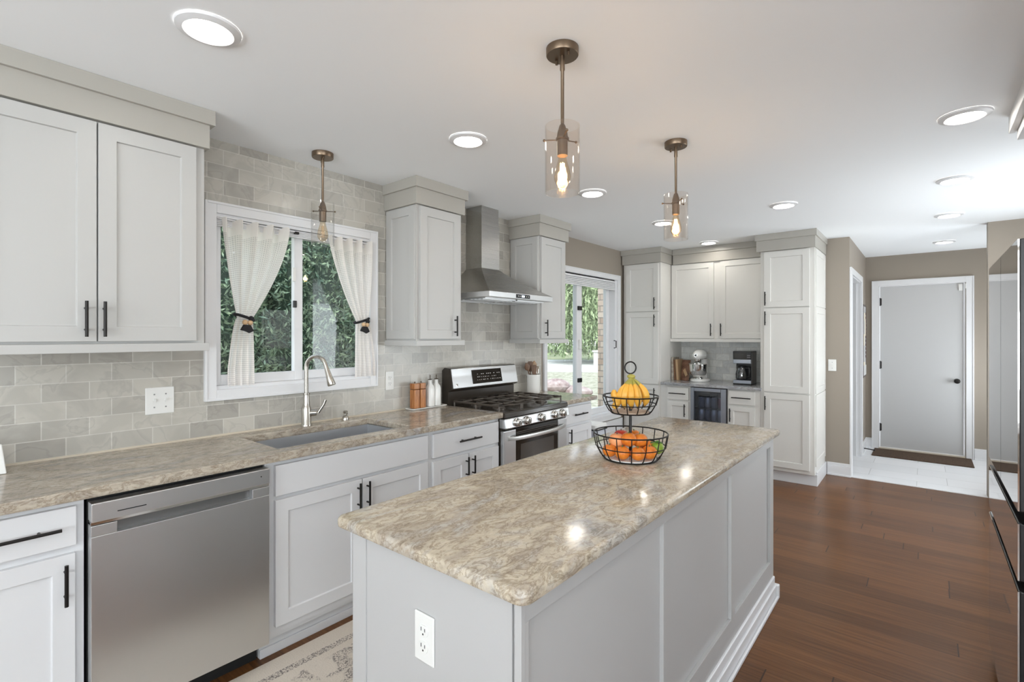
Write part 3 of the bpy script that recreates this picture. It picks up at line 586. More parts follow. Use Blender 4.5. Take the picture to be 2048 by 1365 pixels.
for yy in (2.640, 2.745, 2.915, 3.085, 3.19):
    kb = MB().lathe([(0.029, 0.0), (0.029, 0.008), (0.026, 0.010), (0.024, 0.032), (0.020, 0.036)], (0.627, yy, 0.835), 24, True, 'x'); kb.box(0.660, 0.672, yy-0.005, yy+0.005, 0.813, 0.857)
    kb.build('knob', CHROME, rg, smooth=True, bevel=0.001)
mb = MB(TX(0.0)); mb.box(Y0, 2.655, 0.577, 0.612, 0.25, 0.785).box(3.165, Y1, 0.577, 0.612, 0.25, 0.785).box(2.655, 3.165, 0.577, 0.612, 0.25, 0.44)
od = mb.build('oven_door', STEEL, rg, bevel=0.006, segs=3)
MB(TX(0)).box(2.655, 3.165, 0.58, 0.607, 0.44, 0.785).build('oven_window', OVGL, od, bevel=0.002)
MB(TX(0)).box(2.71, 3.11, 0.607, 0.6085, 0.47, 0.672).build('inner_window', mat('oven_inner', (0.07, 0.062, 0.055), 0.12), od)
for k in range(3): MB(TX(0)).box(2.66, 3.16, 0.607, 0.611, 0.757-k*0.012, 0.762-k*0.012).build('vent_slot', IRON, od)
hp = [(0.612+0.045*math.sin(PI*k/10)**0.5+0.002, 2.565+0.685*k/10, 0.728) for k in range(11)]
mb = MB(); rings = []
for (x, y, z) in hp: rings.append([(x-0.006, y, z-0.015), (x+0.006, y, z-0.012), (x+0.008, y, z), (x+0.006, y, z+0.012), (x-0.006, y, z+0.015)])
mb.loft(rings).build('handle', mat('oven_handle_steel', (0.72, 0.71, 0.69), 0.32, 0.9), od, smooth=True)
MB(TX(0)).box(Y0, Y1, 0.577, 0.608, 0.06, 0.235).build('storage_drawer', STEEL, rg, bevel=0.005)
mb = MB().prism([(0.005, 0.908), (0.005, 1.165), (0.03, 1.185), (0.085, 1.182), (0.115, 1.028), (0.075, 1.010), (0.075, 0.908)], 'y', Y0, Y1); bgd = mb.build('backguard', DARKBR, rg, bevel=0.003)
def bgf(a, n, z):  # slanted face from (0.085,1.182) to (0.115,1.028)
    t = (z-1.028)/(1.182-1.028); return (0.115+(0.085-0.115)*t+n, a, z)
MB(bgf).box(Y0+0.012, Y1, 0.0, 0.006, 1.034, 1.178).build('backguard_panel', STEEL, bgd, bevel=0.003)
mb = MB(bgf).box(2.745, 3.085, 0.006, 0.009, 1.055, 1.160); mb.mi = 1
for i in range(13):
    for j in range(3):
        if random.random() < 0.75: a = 2.80+i*0.021+random.uniform(-.003, .003); z = 1.080+j*0.022; mb.box(a, a+random.choice((0.005, 0.011)), 0.009, 0.0096, z, z+0.005)
mb.build('display', [OVGL, mat('grey_print', (0.55, 0.53, 0.50), 0.5)], bgd)
MB(bgf).lathe([(0.010, 0.006), (0.010, 0.009), (0.007, 0.0095)], (2.575, 0, 1.060), 16, True, 'y').build('round_badge', CHROME, bgd)
mb = MB()
for yc in (2.655, 2.905, 3.155):
    y0_, y1_ = yc-0.118, yc+0.118
    mb.tube([(0.13, y0_, 0.945), (0.56, y0_, 0.945), (0.56, y1_, 0.945), (0.13, y1_, 0.945)], 0.0085, 6, closed=True)
    for xx in (0.20, 0.345, 0.49): mb.tube([(xx, y0_, 0.947), (xx, y1_, 0.947)], 0.006, 6)
    mb.tube([(0.13, yc, 0.947), (0.56, yc, 0.947)], 0.006, 6)
    for (xx, yy) in ((0.13, y0_), (0.56, y0_), (0.56, y1_), (0.13, y1_), (0.345, y0_), (0.345, y1_)): mb.tube([(xx, yy, 0.945), (xx, yy, 0.906)], 0.006, 6)
mb.build('grates', IRON, rg, smooth=True)
for (xx, yy, rr) in ((0.235, 2.655, 0.04), (0.455, 2.655, 0.048), (0.345, 2.905, 0.05), (0.235, 3.155, 0.038), (0.455, 3.155, 0.045)):
    MB().lathe([(rr, 0), (rr, 0.008), (rr*0.8, 0.012), (rr*0.75, 0.02), (rr*0.3, 0.024)], (xx, yy, 0.907), 20).build('burner', IRON, rg, smooth=True)
# ------------------------------------------------------------------ range hood
hd = thing('range_hood', 'stainless steel pyramid range hood with chimney over the range', 'range hood', (0.25, 2.87, 1.688))
def rect(x1, y0, y1, z): return [(0.002, y0, z), (x1, y0, z), (x1, y1, z), (0.002, y1, z)]
rr = []
for k in range(9):
    t = k/8; e = (1-t)**1.15
    rr.append(rect(0.170+(0.503-0.170)*e, 2.782-(2.782-2.502)*e, 2.988+(3.242-2.988)*e, 1.727+(1.94-1.727)*t))
cn = MB().loft(rr).build('canopy', STEELD, hd, bevel=0)
MB().loft([rect(0.500, 2.505, 3.239, 1.688), rect(0.505, 2.50, 3.244, 1.690), rect(0.505, 2.50, 3.244, 1.727), rect(0.49, 2.515, 3.229, 1.729)]).build('lip', STEEL, hd, bevel=0.002)
MB().box(0.002, 0.170, 2.782, 2.988, 1.938, 2.29).box(0.002, 0.165, 2.787, 2.983, 2.29, 2.4165).build('chimney', STEELD, hd, bevel=0.001)
ct = MB().box(0.505, 0.508, 2.785, 2.945, 1.695, 1.722).build('control_panel', BLK, hd)
MB().box(0.508, 0.509, 2.848, 2.88, 1.702, 1.715).build('lit_display', DISP, ct)
for yy in (2.805, 2.825, 2.90, 2.922): MB().box(0.508, 0.509, yy, yy+0.008, 1.706, 1.711).build('button', PLASTIC, ct)
for y_ in (2.53, 2.88): 
    mb = MB().box(0.06, 0.44, y_, y_+0.33, 1.680, 1.687)
    for k in range(9): mb.box(0.07+k*0.04, 0.09+k*0.04, y_+0.01, y_+0.32, 1.677, 1.680)
    mb.build('baffle_filter', STEEL, hd)
# ------------------------------------------------------------------ island
isl = thing('kitchen_island', 'white panelled kitchen island in the middle of the room', 'island', (1.82, 1.9, 0))
MB().box(1.535, 2.118, 0.812, 2.99, 0.0, 0.883).build('body', WHITEI_DIM, isl)
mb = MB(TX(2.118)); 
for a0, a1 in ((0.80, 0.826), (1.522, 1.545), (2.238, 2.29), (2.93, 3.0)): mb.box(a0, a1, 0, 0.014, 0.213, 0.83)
mb.box(0.80, 3.0, 0, 0.014, 0.83, 0.883).box(0.80, 3.0, 0, 0.014, 0.12, 0.213); mb.build('side_panelling', WHITEI_DIM, isl, bevel=0.001)
mb = MB(TY(0.812)); mb.box(1.526, 1.588, 0, 0.012, 0.0, 0.883).box(1.588, 2.105, 0, 0.008, 0.0, 0.883).box(2.105, 2.116, 0, 0.002, 0.0, 0.883).box(2.116, 2.134, 0, 0.014, 0, 0.883); mb.build('end_panelling', WHITEI_DIM, isl, bevel=0.001)
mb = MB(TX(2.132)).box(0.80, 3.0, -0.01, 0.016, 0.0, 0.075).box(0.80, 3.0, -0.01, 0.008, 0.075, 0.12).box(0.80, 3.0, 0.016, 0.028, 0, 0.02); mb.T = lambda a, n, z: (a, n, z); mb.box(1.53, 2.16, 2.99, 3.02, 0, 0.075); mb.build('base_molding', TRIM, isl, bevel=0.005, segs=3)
def outlet_mesh(T, a, z, parent, toggles=0, w=0.07, h=0.118, n0=0.0, sep=0.046):
    p = MB(T).box(a-w/2, a+w/2, n0, n0+0.006, z-h/2, z+h/2).build('plate', PLASTIC, parent, bevel=0.003)
    if toggles:
        for k in range(toggles):
            aa = a+(k-(toggles-1)/2)*sep
            MB(T).box(aa-0.006, aa+0.006, n0+0.006, n0+0.008, z-0.013, z+0.013).box(aa-0.004, aa+0.004, n0+0.006, n0+0.018, z+0.0, z+0.010).build('toggle', PLASTIC, p)
            for s in (-1, 1): MB(T).box(aa-0.003, aa+0.003, n0+0.006, n0+0.0075, z+s*0.030-0.003, z+s*0.030+0.003).build('screw', mat_screw, p)
    else:
        for s in (-1, 1):
            zc = z+s*0.0195; pts = [(a+0.0165*math.cos(t)*1.0, zc+max(-0.0135, min(0.0135, 0.0165*math.sin(t)))) for t in [2*PI*k/24 for k in range(24)]]
            q = MB(T); vs = [(x, n0+0.006, y) for x, y in pts]+[(x, n0+0.0085, y) for x, y in pts]; q.add(vs, [tuple(range(24)), tuple(range(24, 48))]+[(i, (i+1) % 24, 24+(i+1) % 24, 24+i) for i in range(24)])
            rc = q.build('receptacle', PLASTIC, p, bevel=0.0006)
            MB(T).box(a-0.0075, a-0.0055, n0+0.0085, n0+0.009, zc-0.001, zc+0.008).box(a+0.0055, a+0.0075, n0+0.0085, n0+0.009, zc-0.001, zc+0.007).box(a-0.002, a+0.002, n0+0.0085, n0+0.009, zc-0.010, zc-0.006).build('slots', DARK, p)
    return p
mat_screw = mat('screw_grey', (0.35, 0.35, 0.35), 0.4, 0.8)
outlet_mesh(TY(0.812), 1.832, 0.69, isl, n0=0.008)
# countertop of island: rounded rectangle
def rrect(x0, x1, y0, y1, r, z, n=5):
    pts = []
    for (cx, cy, a) in ((x1-r, y0+r, -PI/2), (x1-r, y1-r, 0), (x0+r, y1-r, PI/2), (x0+r, y0+r, PI)):
        for k in range(n+1): t = a+PI/2*k/n; pts.append((cx+r*math.cos(t), cy+r*math.sin(t), z))
    return pts
ix0, ix1, iy0, iy1 = 1.475, 2.162, 0.772, 3.035
prof = [(0.006, 0.884), (0.0015, 0.8865), (0.0, 0.891), (0.0, 0.903), (0.002, 0.9085), (0.006, 0.9125), (0.012, 0.914)]
o = MB().loft([rrect(ix0+e, ix1-e, iy0+e, iy1-e, 0.028-e, z) for e, z in prof]).build('countertop', GRANI, smooth=True)
tag(o, 'large polished granite countertop on the kitchen island', 'countertop')
# ------------------------------------------------------------------ pantry wall
def pantry(label, x0, x1, d0, d1, hx, crown):
    r = thing('pantry_cabinet', label, 'cabinet', ((x0+x1)/2, 5.7, 0)); T = TY(5.40)
    MB().box(x0, x1, 5.40, 6.029, 0.112, 2.30).build('body', WARM, r, bevel=0.001)
    MB().box(x0, x1, 5.47, 6.029, 0.0, 0.112).build('toe_kick', TRIM, r, bevel=0.001)
    for (z0, z1, hz) in ((1.70, 2.242, 1.785), (0.875, 1.69, 1.592), (0.15, 0.862, 0.763)): door(T, d0, d1, z0, z1, r, WARM, hx, hz)
    a, b = crown
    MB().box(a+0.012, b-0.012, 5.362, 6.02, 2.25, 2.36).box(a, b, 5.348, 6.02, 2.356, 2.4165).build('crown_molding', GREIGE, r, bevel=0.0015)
    return r
pl = pantry('tall white pantry cabinet in the corner beside the slider window', 0.021, 0.475, 0.054, 0.452, 0.412, (0.005, 0.502))
pr_ = pantry('tall white pantry cabinet right of the coffee nook', 1.506, 1.972, 1.542, 1.931, 1.556, (1.464, 1.995))
T = TX(1.972)
for (z0, z1) in ((1.70, 2.242), (0.875, 1.69), (0.19, 0.862)): shaker(MB(T), 5.425, 5.99, z0, z1, th=0.010, rail=0.055, rec=0.007).build('end_panel', WARM, pr_, bevel=0.001)
MB().box(1.972, 1.986, 5.47, 6.02, 0, 0.13).box(1.506, 1.986, 5.455, 5.47, 0, 0.11).build('base_molding', TRIM, pr_, bevel=0.003)
mc = thing('wall_cabinet', 'cream two-door wall cabinet above the coffee nook between the pantries', 'cabinet', (0.99, 5.85, 1.35))
MB().box(0.4765, 1.5045, 5.70, 6.021, 1.375, 2.245).box(0.505, 1.462, 5.70, 6.021, 2.245, 2.30).build('body', WARM, mc)
MB().box(0.4765, 1.5045, 5.665, 6.02, 1.352, 1.385).build('light_rail', WARM, mc, bevel=0.002)
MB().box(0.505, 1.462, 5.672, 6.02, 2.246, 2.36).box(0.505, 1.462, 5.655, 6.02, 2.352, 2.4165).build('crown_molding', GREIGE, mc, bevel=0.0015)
door(TY(5.70), 0.488, 0.964, 1.392, 2.236, mc, WARM, 0.938, 1.487); door(TY(5.70), 1.032, 1.498, 1.392, 2.236, mc, WARM, 1.045, 1.487)
r = thing('base_cabinet', 'narrow cream base cabinet left of the beverage cooler', 'cabinet', (0.645, 5.7, 0))
MB().box(0.4765, 0.812, 5.40, 6.02, 0.112, 0.874).build('body', WARM, r); MB().box(0.4765, 0.812, 5.47, 6.02, 0, 0.112).build('toe_kick', TRIM, r)
drawer(TY(5.40), 0.557, 0.795, 0.722, 0.856, r, WARM, 0.185); door(TY(5.40), 0.557, 0.795, 0.148, 0.702, r, WARM, 0.757, 0.61, rail=0.05)
r = thing('base_cabinet', 'narrow cream base cabinet right of the beverage cooler', 'cabinet', (1.35, 5.7, 0))
MB().box(1.193, 1.5045, 5.40, 6.02, 0.112, 0.874).build('body', WARM, r); MB().box(1.193, 1.5045, 5.47, 6.02, 0, 0.112).build('toe_kick', TRIM, r)
drawer(TY(5.40), 1.209, 1.457, 0.722, 0.86, r, WARM, 0.185); door(TY(5.40), 1.209, 1.457, 0.148, 0.702, r, WARM, 1.226, 0.61, rail=0.05)
counter('grey granite countertop in the coffee nook under the mixer', MB().box(0.478, 1.503, 5.40, 6.02, 0.876, 0.906).box(0.49, 1.525, 5.355, 5.378, 0.876, 0.906).box(0.49, 1.503, 5.377, 5.41, 0.8765, 0.9055), GRANX, 0.004)
# beverage cooler
bf = thing('beverage_cooler', 'undercounter beverage cooler with steel framed glass door', 'cooler', (1.0, 5.7, 0))
MB().box(0.818, 1.188, 5.98, 6.0, 0.03, 0.868).box(0.818, 0.828, 5.41, 6.0, 0.03, 0.868).box(1.178, 1.188, 5.41, 6.0, 0.03, 0.868).box(0.828, 1.178, 5.41, 6.0, 0.855, 0.868).box(0.828, 1.178, 5.41, 6.0, 0.03, 0.10).build('cabinet_shell', mat('cooler_inside', (0.05, 0.05, 0.055), 0.5), bf)
MB().box(0.828, 1.178, 5.46, 5.98, 0.505, 0.510).build('shelf', BLK, bf); MB().box(0.828, 1.178, 5.46, 5.98, 0.640, 0.645).build('shelf', BLK, bf)
mb = frame4(MB(TY(5.405)), 0.820, 1.186, 0.05, 0.868, 0.036, 0.052, 0.06, 0.04, 0.0, 0.035); cd = mb.build('door_frame', STEELX, bf, bevel=0.004)
MB(TY(5.405)).box(0.856, 1.134, 0.012, 0.018, 0.11, 0.828).build('door_glass', COOLG, cd)
canm = [mat('can_silver', (0.6, 0.6, 0.62), 0.3, 0.7), mat('can_dark', (0.10, 0.10, 0.14), 0.35, 0.4), mat('can_red', (0.30, 0.05, 0.07), 0.35, 0.3)]
def can(x, y, z, k, h=0.12):
    r_ = thing('soda_can', '', 'can', (x, y, z))
    MB().lathe([(0.024, 0), (0.031, 0.010), (0.031, h-0.012), (0.026, h)], (x, y, z), 16).build('can_body', canm[k], r_, smooth=True)
    MB().lathe([(0.026, h), (0.026, h+0.002), (0.02, h+0.002)], (x, y, z), 16).build('can_lid', canm[0], r_, smooth=True); return r_
for j, (zz, h, sh) in enumerate(((0.6455, 0.11, 'middle'), (0.5105, 0.115, 'lower'))):
    for i in range(4):
        cc = can(0.895+i*0.067, 5.50, zz, (1, 0, 1, 2)[i] if j == 0 else (0, 1, 0, 0)[i], h)
        cc['label'] = '%s drink can behind the beverage cooler glass, on its %s shelf' % (['leftmost', 'second from left', 'third from left', 'rightmost'][i], sh); cc['group'] = 'drink cans on the %s cooler shelf' % sh
# ------------------------------------------------------------------ refrigerator
fr = thing('refrigerator', 'tall mirror-finish french door refrigerator with black sides at the right edge', 'refrigerator', (3.4, 2.62, 0))
X = 2.987; f0, f1, fm = 2.168, 3.072, 2.62
MB().box(X+0.062, 3.76, f0+0.004, f1-0.004, 0.02, 1.70).build('body', FRGB, fr, bevel=0.004)
for (a0, a1, z0, z1, nm) in ((f0, fm-0.002, 0.885, 1.722, 'door'), (fm+0.002, f1, 0.885, 1.722, 'door'), (f0, f1, 0.672, 0.848, 'drawer'), (f0, f1, 0.075, 0.640, 'drawer')):
    d = MB().box(X+0.004, X+0.06, a0, a1, z0, z1).build(nm, FRGB, fr, bevel=0.003)
    zt = z1 if nm == 'door' else z1
    MB().box(X, X+0.004, a0+0.001, a1-0.001, z0+0.001, zt-0.001).build('mirror_panel', FRG, d)
    if nm == 'drawer': MB().prism([(X+0.002, z1-0.001), (X+0.004, z1+0.003), (X+0.05, z1-0.02), (X+0.05, z1-0.03)], 'y', a0+0.002, a1-0.002).build('pull_edge', FRGB, d)
MB().box(X+0.03, X+0.062, f0+0.01, f1-0.01, 0.64, 0.89).build('handle_recess', DARK, fr)
MB().box(X+0.03, 3.7, f0+0.02, f1-0.02, 0.0, 0.075).build('kick_grille', DARK, fr)
# ------------------------------------------------------------------ lights
DL = [(0.985, 0.621, 'recessed ceiling light nearest the camera, above the left cabinets'), (0.986, 1.808, 'recessed ceiling light left of the nearer island pendant'),
      (0.987, 3.033, 'recessed ceiling light just behind the near island pendant shade'), (0.995, 4.23, 'recessed ceiling light beside the far island pendant shade'), (0.99, 5.44, 'small recessed ceiling light above the cream nook cabinet'),
      (2.905, 3.033, 'largest recessed ceiling light at the right edge, above the refrigerator'), (2.912, 4.235, 'second recessed ceiling light in the right-hand row'), (2.917, 5.45, 'third recessed ceiling light in the right-hand row, near the mudroom'),
      (2.92, 6.98, 'farthest recessed ceiling light, in front of the mudroom door'), (1.94, 4.233, 'recessed ceiling light right of the far pendant, midway between the two rows')]
dx_, dy_, lb_ = DL[0]
pd = thing('recessed_light', lb_, 'ceiling light', (dx_, dy_, 2.40), 'recessed downlights in the ceiling')
MB().lathe([(0.064, 0.009), (0.066, 0.006), (0.072, 0.002), (0.093, 0.009), (0.095, 0.0165)], (dx_, dy_, 2.40), 40, False).build('trim_ring', TRIM, pd, smooth=True)
MB().lathe([(0.0, 0.010), (0.064, 0.010), (0.064, 0.0135), (0.0, 0.0135)], (dx_, dy_, 2.40), 40, False).build('lens', LENS, pd)
DL += [(2.905, 1.82, 'recessed ceiling light of the right-hand row, in front of the refrigerator'), (2.905, 0.62, 'recessed ceiling light of the right-hand row, right above the camera'), (1.94, -0.6, 'recessed ceiling light between the rows behind the camera')]
for (x, y, lb) in DL[1:]: dup(pd, (x-dx_, y-dy_, 0), 0, lb)
def pendant(x, y, label, lit, dz=0.0):
    r = thing('pendant_light', label, 'pendant light', (x, y, 1.92), 'glass cylinder pendants'); B = BRONZE
    cn = MB().lathe([(0.0, H-0.0005), (0.056, H-0.0005), (0.056, H-0.024), (0.054, H-0.027), (0.0, H-0.027)], (x, y, 0), 36).build('canopy', B, r, smooth=True)
    for s in (-1, 1): MB().lathe([(0.005, 0), (0.005, 0.012), (0.002, 0.014)], (x+s*0.032, y-s*0.012, H-0.041), 10).build('screw', B, cn)
    MB().lathe([(0.0075, H-0.027), (0.0085, H-0.075), (0.006, H-0.08), (0.006, 2.15)], (x, y, 0), 14).build('rod', B, r, smooth=True)
    MB().lathe([(0.006, 2.155), (0.010, 2.15), (0.0175, 2.125), (0.0195, 2.108), (0.023, 2.106), (0.023, 2.100), (0.0185, 2.098), (0.0185, 2.045), (0.0, 2.045)], (x, y, 0), 24).build('socket', B, r, smooth=True)
    mb = MB()
    for k in range(3):
        t = -0.75+2*PI*k/3; c_, s_ = math.cos(t), math.sin(t); mb.tube([(x+0.02*c_, y+0.02*s_, 2.103), (x+0.062*c_, y+0.062*s_, 2.108)], 0.0022, 8); mb.sphere((x+0.066*c_, y+0.066*s_, 2.108), 0.005, seg=10, rg=6)
    mb.build('shade_arm', B, r, smooth=True)
    g = MB().lathe([(0.060, 2.148), (0.060, 1.916), (0.0575, 1.916), (0.0575, 2.148), (0.060, 2.148)], (x, y, 0), 48, False).build('glass_shade', SHADE if lit else SHADEC, r, smooth=True)
    bl = MB().lathe([(0.0, 1.936), (0.008, 1.937), (0.018, 1.944), (0.0265, 1.958), (0.029, 1.973), (0.026, 1.992), (0.020, 2.012), (0.0145, 2.032), (0.013, 2.046)], (x, y, 0), 24, False).build('bulb', BULBG, r, smooth=True)
    mb = MB()
    for k in range(4):
        t = PI/4+PI/2*k; a, b = x+0.006*math.cos(t), y+0.006*math.sin(t); mb.tube([(a, b, 2.02), (x+0.009*math.cos(t), y+0.009*math.sin(t), 1.957)], 0.0016 if lit else 0.0012, 6)
    mb.build('filament', FIL if lit else FILOFF, bl)
    if lit:
        l = bpy.data.lights.new('bulb_glow', 'POINT'); l.energy = 1.0; l.color = (1, 0.68, 0.38); l.shadow_soft_size = 0.02
        lo = bpy.data.objects.new('bulb_glow', l); C.objects.link(lo); lo.location = (x, y, 1.985); lo.parent = r; lo.matrix_parent_inverse = Matrix.Translation((-x, -y, -1.92))
    return r
pendant(1.803, 1.442, 'bronze pendant with lit bulb in glass cylinder, nearer of the two over the island', True)
pendant(1.783, 2.511, 'bronze pendant with lit bulb in glass cylinder, farther of the two over the island', True)
pendant(0.241, 1.442, 'unlit bronze pendant in clear glass hanging over the sink window', False)
# ------------------------------------------------------------------ switches
r = thing('light_switch', 'white double toggle switch plate on the marble tile left of the sink window', 'switch', (0.0, 0.756, 1.06)); outlet_mesh(TX(0.0), 0.756, 1.12, r, 2, 0.115, 0.125)
r = thing('wall_outlet', 'white outlet plate on the marble tile right of the sink window', 'outlet', (0.0, 2.06, 1.06)); outlet_mesh(TX(0.0), 2.06, 1.122, r, 0, 0.066, 0.125)
r = thing('light_switch', 'white switch plate on the beige wall beside the right pantry', 'switch', (2.035, 6.03, 1.06)); outlet_mesh(TY(6.03), 2.034, 1.12, r, 1, 0.07, 0.118)
# ------------------------------------------------------------------ curtains
def curtain(y0, y1, tie, bot, label, ptie, flip):
    me = bpy.data.meshes.new('curtain'); nu, nv = 140, 90; vs = []; uvs = []; fs = []
    zt, ztie, zb = 2.018, 1.515, 1.165; L = 0.62
    for j in range(nv+1):
        t = j/nv; z = zt+(zb-zt)*t
        if z > ztie:
            s = (zt-z)/(zt-ztie); e = s**1.6*(1-0.25*(1-s)); e = s**1.5
            a = y0+(tie[0]-y0)*e; b = y1+(tie[1]-y1)*e; amp = 0.028-0.002*math.sin(PI*s)-0.018*s
        else:
            s = (ztie-z)/(ztie-zb); e = min(1, s*1.3)**0.6
            a = tie[0]+(bot[0]-tie[0])*e; b = tie[1]+(bot[1]-tie[1])*e; amp = 0.010+0.008*s
        for i in range(nu+1):
            u = i/nu; ph = 2*PI*4.6*u+0.9*math.sin(3*u+2*t)
            y = a+(b-a)*(u+0.018*math.sin(ph*1.0+1.2)); x = 0.016+amp*math.sin(ph)+0.004*math.sin(2.3*ph+4*t)
            vs.append((x, y, z+0.009*math.sin(ph+0.8)*(1-t)**2)); uvs.append((u*L, (1-t)*0.853))
    for j in range(nv):
        for i in range(nu): k = j*(nu+1)+i; fs.append((k, k+1, k+nu+2, k+nu+1))
    me.from_pydata(vs, [], fs); uvl = me.uv_layers.new(name='UVMap')
    li = np.zeros(len(me.loops), dtype=np.int32); me.loops.foreach_get('vertex_index', li); uvl.data.foreach_set('uv', np.array(uvs)[li].ravel())
    me.materials.append(CURT); me.polygons.foreach_set('use_smooth', [True]*len(me.polygons))
    r = thing('curtain', label, 'curtain', (0.01, (y0+y1)/2, 1.165), 'cafe curtains on the sink window')
    o = bpy.data.objects.new('cloth', me); C.objects.link(o); WL[o.name] = Vector((0, 0, 0)); o.parent = r; o.matrix_parent_inverse = Matrix.Translation(-WL[r.name])
    yc = (tie[0]+tie[1])/2; w = (tie[1]-tie[0])/2
    s1 = 1 if flip else -1
    tb = MB().tube([(0.012+0.034*math.cos(t), yc+(w+0.006)*math.sin(t), ztie+0.004+0.016*s1*math.sin(t)) for t in [2*PI*k/20 for k in range(20)]], 0.0075, 8, closed=True)
    tb.sphere((0.05, yc+0.02, ztie-0.002), 0.014, seg=10, rg=8)
    tr = tb.build('tie_rope', COIL, r, smooth=True)
    MB().sphere((0.053, yc-0.012, ztie-0.022), 0.0135, seg=14, rg=10).sphere((0.053, yc+0.014, ztie-0.024), 0.0135, seg=14, rg=10).build('beads', BEAD, tr, smooth=True)
    MB().prism([(yc-0.034, ztie-0.062), (yc-0.018, ztie-0.034), (yc+0.016, ztie-0.036), (yc+0.032, ztie-0.066), (yc+0.010, ztie-0.078), (yc-0.01, ztie-0.068)], 'x', 0.042, 0.058).build('felt_bow', COIL, tr, bevel=0.003)
curtain(1.012, 1.385, (1.088, 1.168), (1.04, 1.176), 'sheer white waffle curtain tied back, left half of the sink window', None, False)
curtain(1.60, 1.925, (1.795, 1.880), (1.782, 1.930), 'sheer white waffle curtain tied back, right half of the sink window', None, True)
# ------------------------------------------------------------------ counter items
tr = MB().loft([rrect(0.015, 0.095, 2.185, 2.49, 0.012, 0.9145), rrect(0.008, 0.102, 2.178, 2.497, 0.014, 0.921), rrect(0.008, 0.102, 2.178, 2.497, 0.014, 0.925), rrect(0.014, 0.096, 2.184, 2.491, 0.012, 0.922)]).build('serving_tray', CERAM, bevel=0.001); tag(tr, 'white rectangular ceramic tray holding the mills and bottles', 'tray')
def mill(y, label):
    r = thing('pepper_mill', label, 'pepper mill', (0.06, y, 0.923), 'square wooden mills on the tray')
    MB().box(0.036, 0.084, y-0.024, y+0.024, 0.9235, 1.052).build('body', MILL, r, bevel=0.003); MB().box(0.036, 0.084, y-0.024, y+0.024, 1.055, 1.094).build('cap', MILL, r, bevel=0.003)
    MB().lathe([(0.004, 0), (0.004, 0.006), (0.0055, 0.010), (0.003, 0.014)], (0.06, y, 1.093), 12).build('finial', NICKEL, r, smooth=True)
mill(2.228, 'square wooden pepper mill on the tray, left one'); mill(2.283, 'square wooden pepper mill on the tray, right one next to the bottles')
def bottle(y, label):
    r = thing('oil_bottle', label, 'bottle', (0.06, y, 0.923), 'white oil bottles on the tray')
    q = lambda s, z: rrect(0.06-s, 0.06+s, y-s, y+s, s*0.45, z, 3)
    MB().loft([q(0.023, 0.9235), q(0.0265, 0.927), q(0.0265, 1.045), q(0.022, 1.065), q(0.011, 1.082), q(0.0105, 1.108), q(0.012, 1.110)]).build('body', CERAM, r, smooth=True)
    MB().lathe([(0.007, 0), (0.009, 0.004), (0.003, 0.006), (0.0028, 0.022), (0.004, 0.026), (0.003, 0.034)], (0.06, y, 1.110), 12).tube([(0.06, y-0.017, 1.113), (0.06, y+0.017, 1.113)], 0.003, 8).build('pour_spout', mat('spout_dark', (0.10, 0.08, 0.06), 0.35, 0.8), r, smooth=True)
bottle(2.366, 'white square oil bottle with metal spout, next to the wooden mills'); bottle(2.424, 'white square oil bottle with metal spout, nearer the range')
# crock + utensils
kx, ky = 0.093, 3.535
ck = MB().lathe([(0.0, 0.0), (0.052, 0.0), (0.058, 0.008), (0.0585, 0.150), (0.061, 0.155), (0.061, 0.165), (0.057, 0.166), (0.054, 0.158), (0.054, 0.012), (0.0, 0.010)], (kx, ky, 0.9145), 36, False).build('utensil_crock', CERAM, smooth=True); tag(ck, 'round white ceramic utensil crock right of the range', 'crock')
def uten(name, label, cat, bx, by, tx, ty, tz, head, m, r0=0.005):
    r = thing(name, label, cat, (kx+bx, ky+by, 0.926))
    b = Vector((kx+bx, ky+by, 0.930)); t = Vector((kx+tx, ky+ty, tz)); d = (t-b).normalized()
    MB().tube([b, t], r0, 8).build('handle', m, r, smooth=True)
    hb = MB()
    if head == 'spoon':
        nn = 9; ps = [t+d*(0.075*k/nn) for k in range(nn+1)]; side = Vector((0.64, 0.77, 0)).cross(d).normalized(); w_ = d.cross(Vector((0.88, -0.47, 0))).normalized(); fw = d.cross(w_)
        hb.loft([[tuple(p+w_*math.cos(a)*ww+fw*math.sin(a)*0.005) for a in [2*PI*i/12 for i in range(12)]] for p, ww in zip(ps, [0.005, 0.014, 0.022, 0.026, 0.028, 0.028, 0.025, 0.020, 0.012, 0.003])])
    elif head == 'spatula':
        w_ = d.cross(Vector((0.88, -0.47, 0))).normalized(); fw = d.cross(w_)
        hb.loft([[tuple(t+d*h+w_*c_*ww+fw*s_*0.003) for c_, s_ in ((1, 1), (-1, 1), (-1, -1), (1, -1))] for h, ww in ((-0.02, 0.006), (0.0, 0.02), (0.06, 0.026), (0.075, 0.018))])
    elif head == 'fork':
        w_ = d.cross(Vector((0.88, -0.47, 0))).normalized()
        for k in (-1, 0, 1): hb.tube([t-d*0.02, t+w_*k*0.009, t+w_*k*0.010+d*0.05], 0.0035, 6)
    elif head == 'whisk':
        w_ = d.cross(Vector((0.88, -0.47, 0))).normalized(); f_ = d.cross(w_)
        for k in range(4):
            dirv = w_*math.cos(PI*k/4)+f_*math.sin(PI*k/4)
            hb.tube([t+dirv*0.026*math.sin(2*PI*q/16)+d*0.045*(1-math.cos(2*PI*q/16)) for q in range(17)], 0.001, 5)
    hb.build({'spoon': 'spoon_bowl', 'spatula': 'blade', 'fork': 'tines', 'whisk': 'wires'}[head], m, r, smooth=True)
uten('wooden_spoon', 'dark wooden spoon leaning far left in the crock', 'spoon', 0.0, 0.01, -0.01, -0.062, 1.115, 'spoon', SPOON)
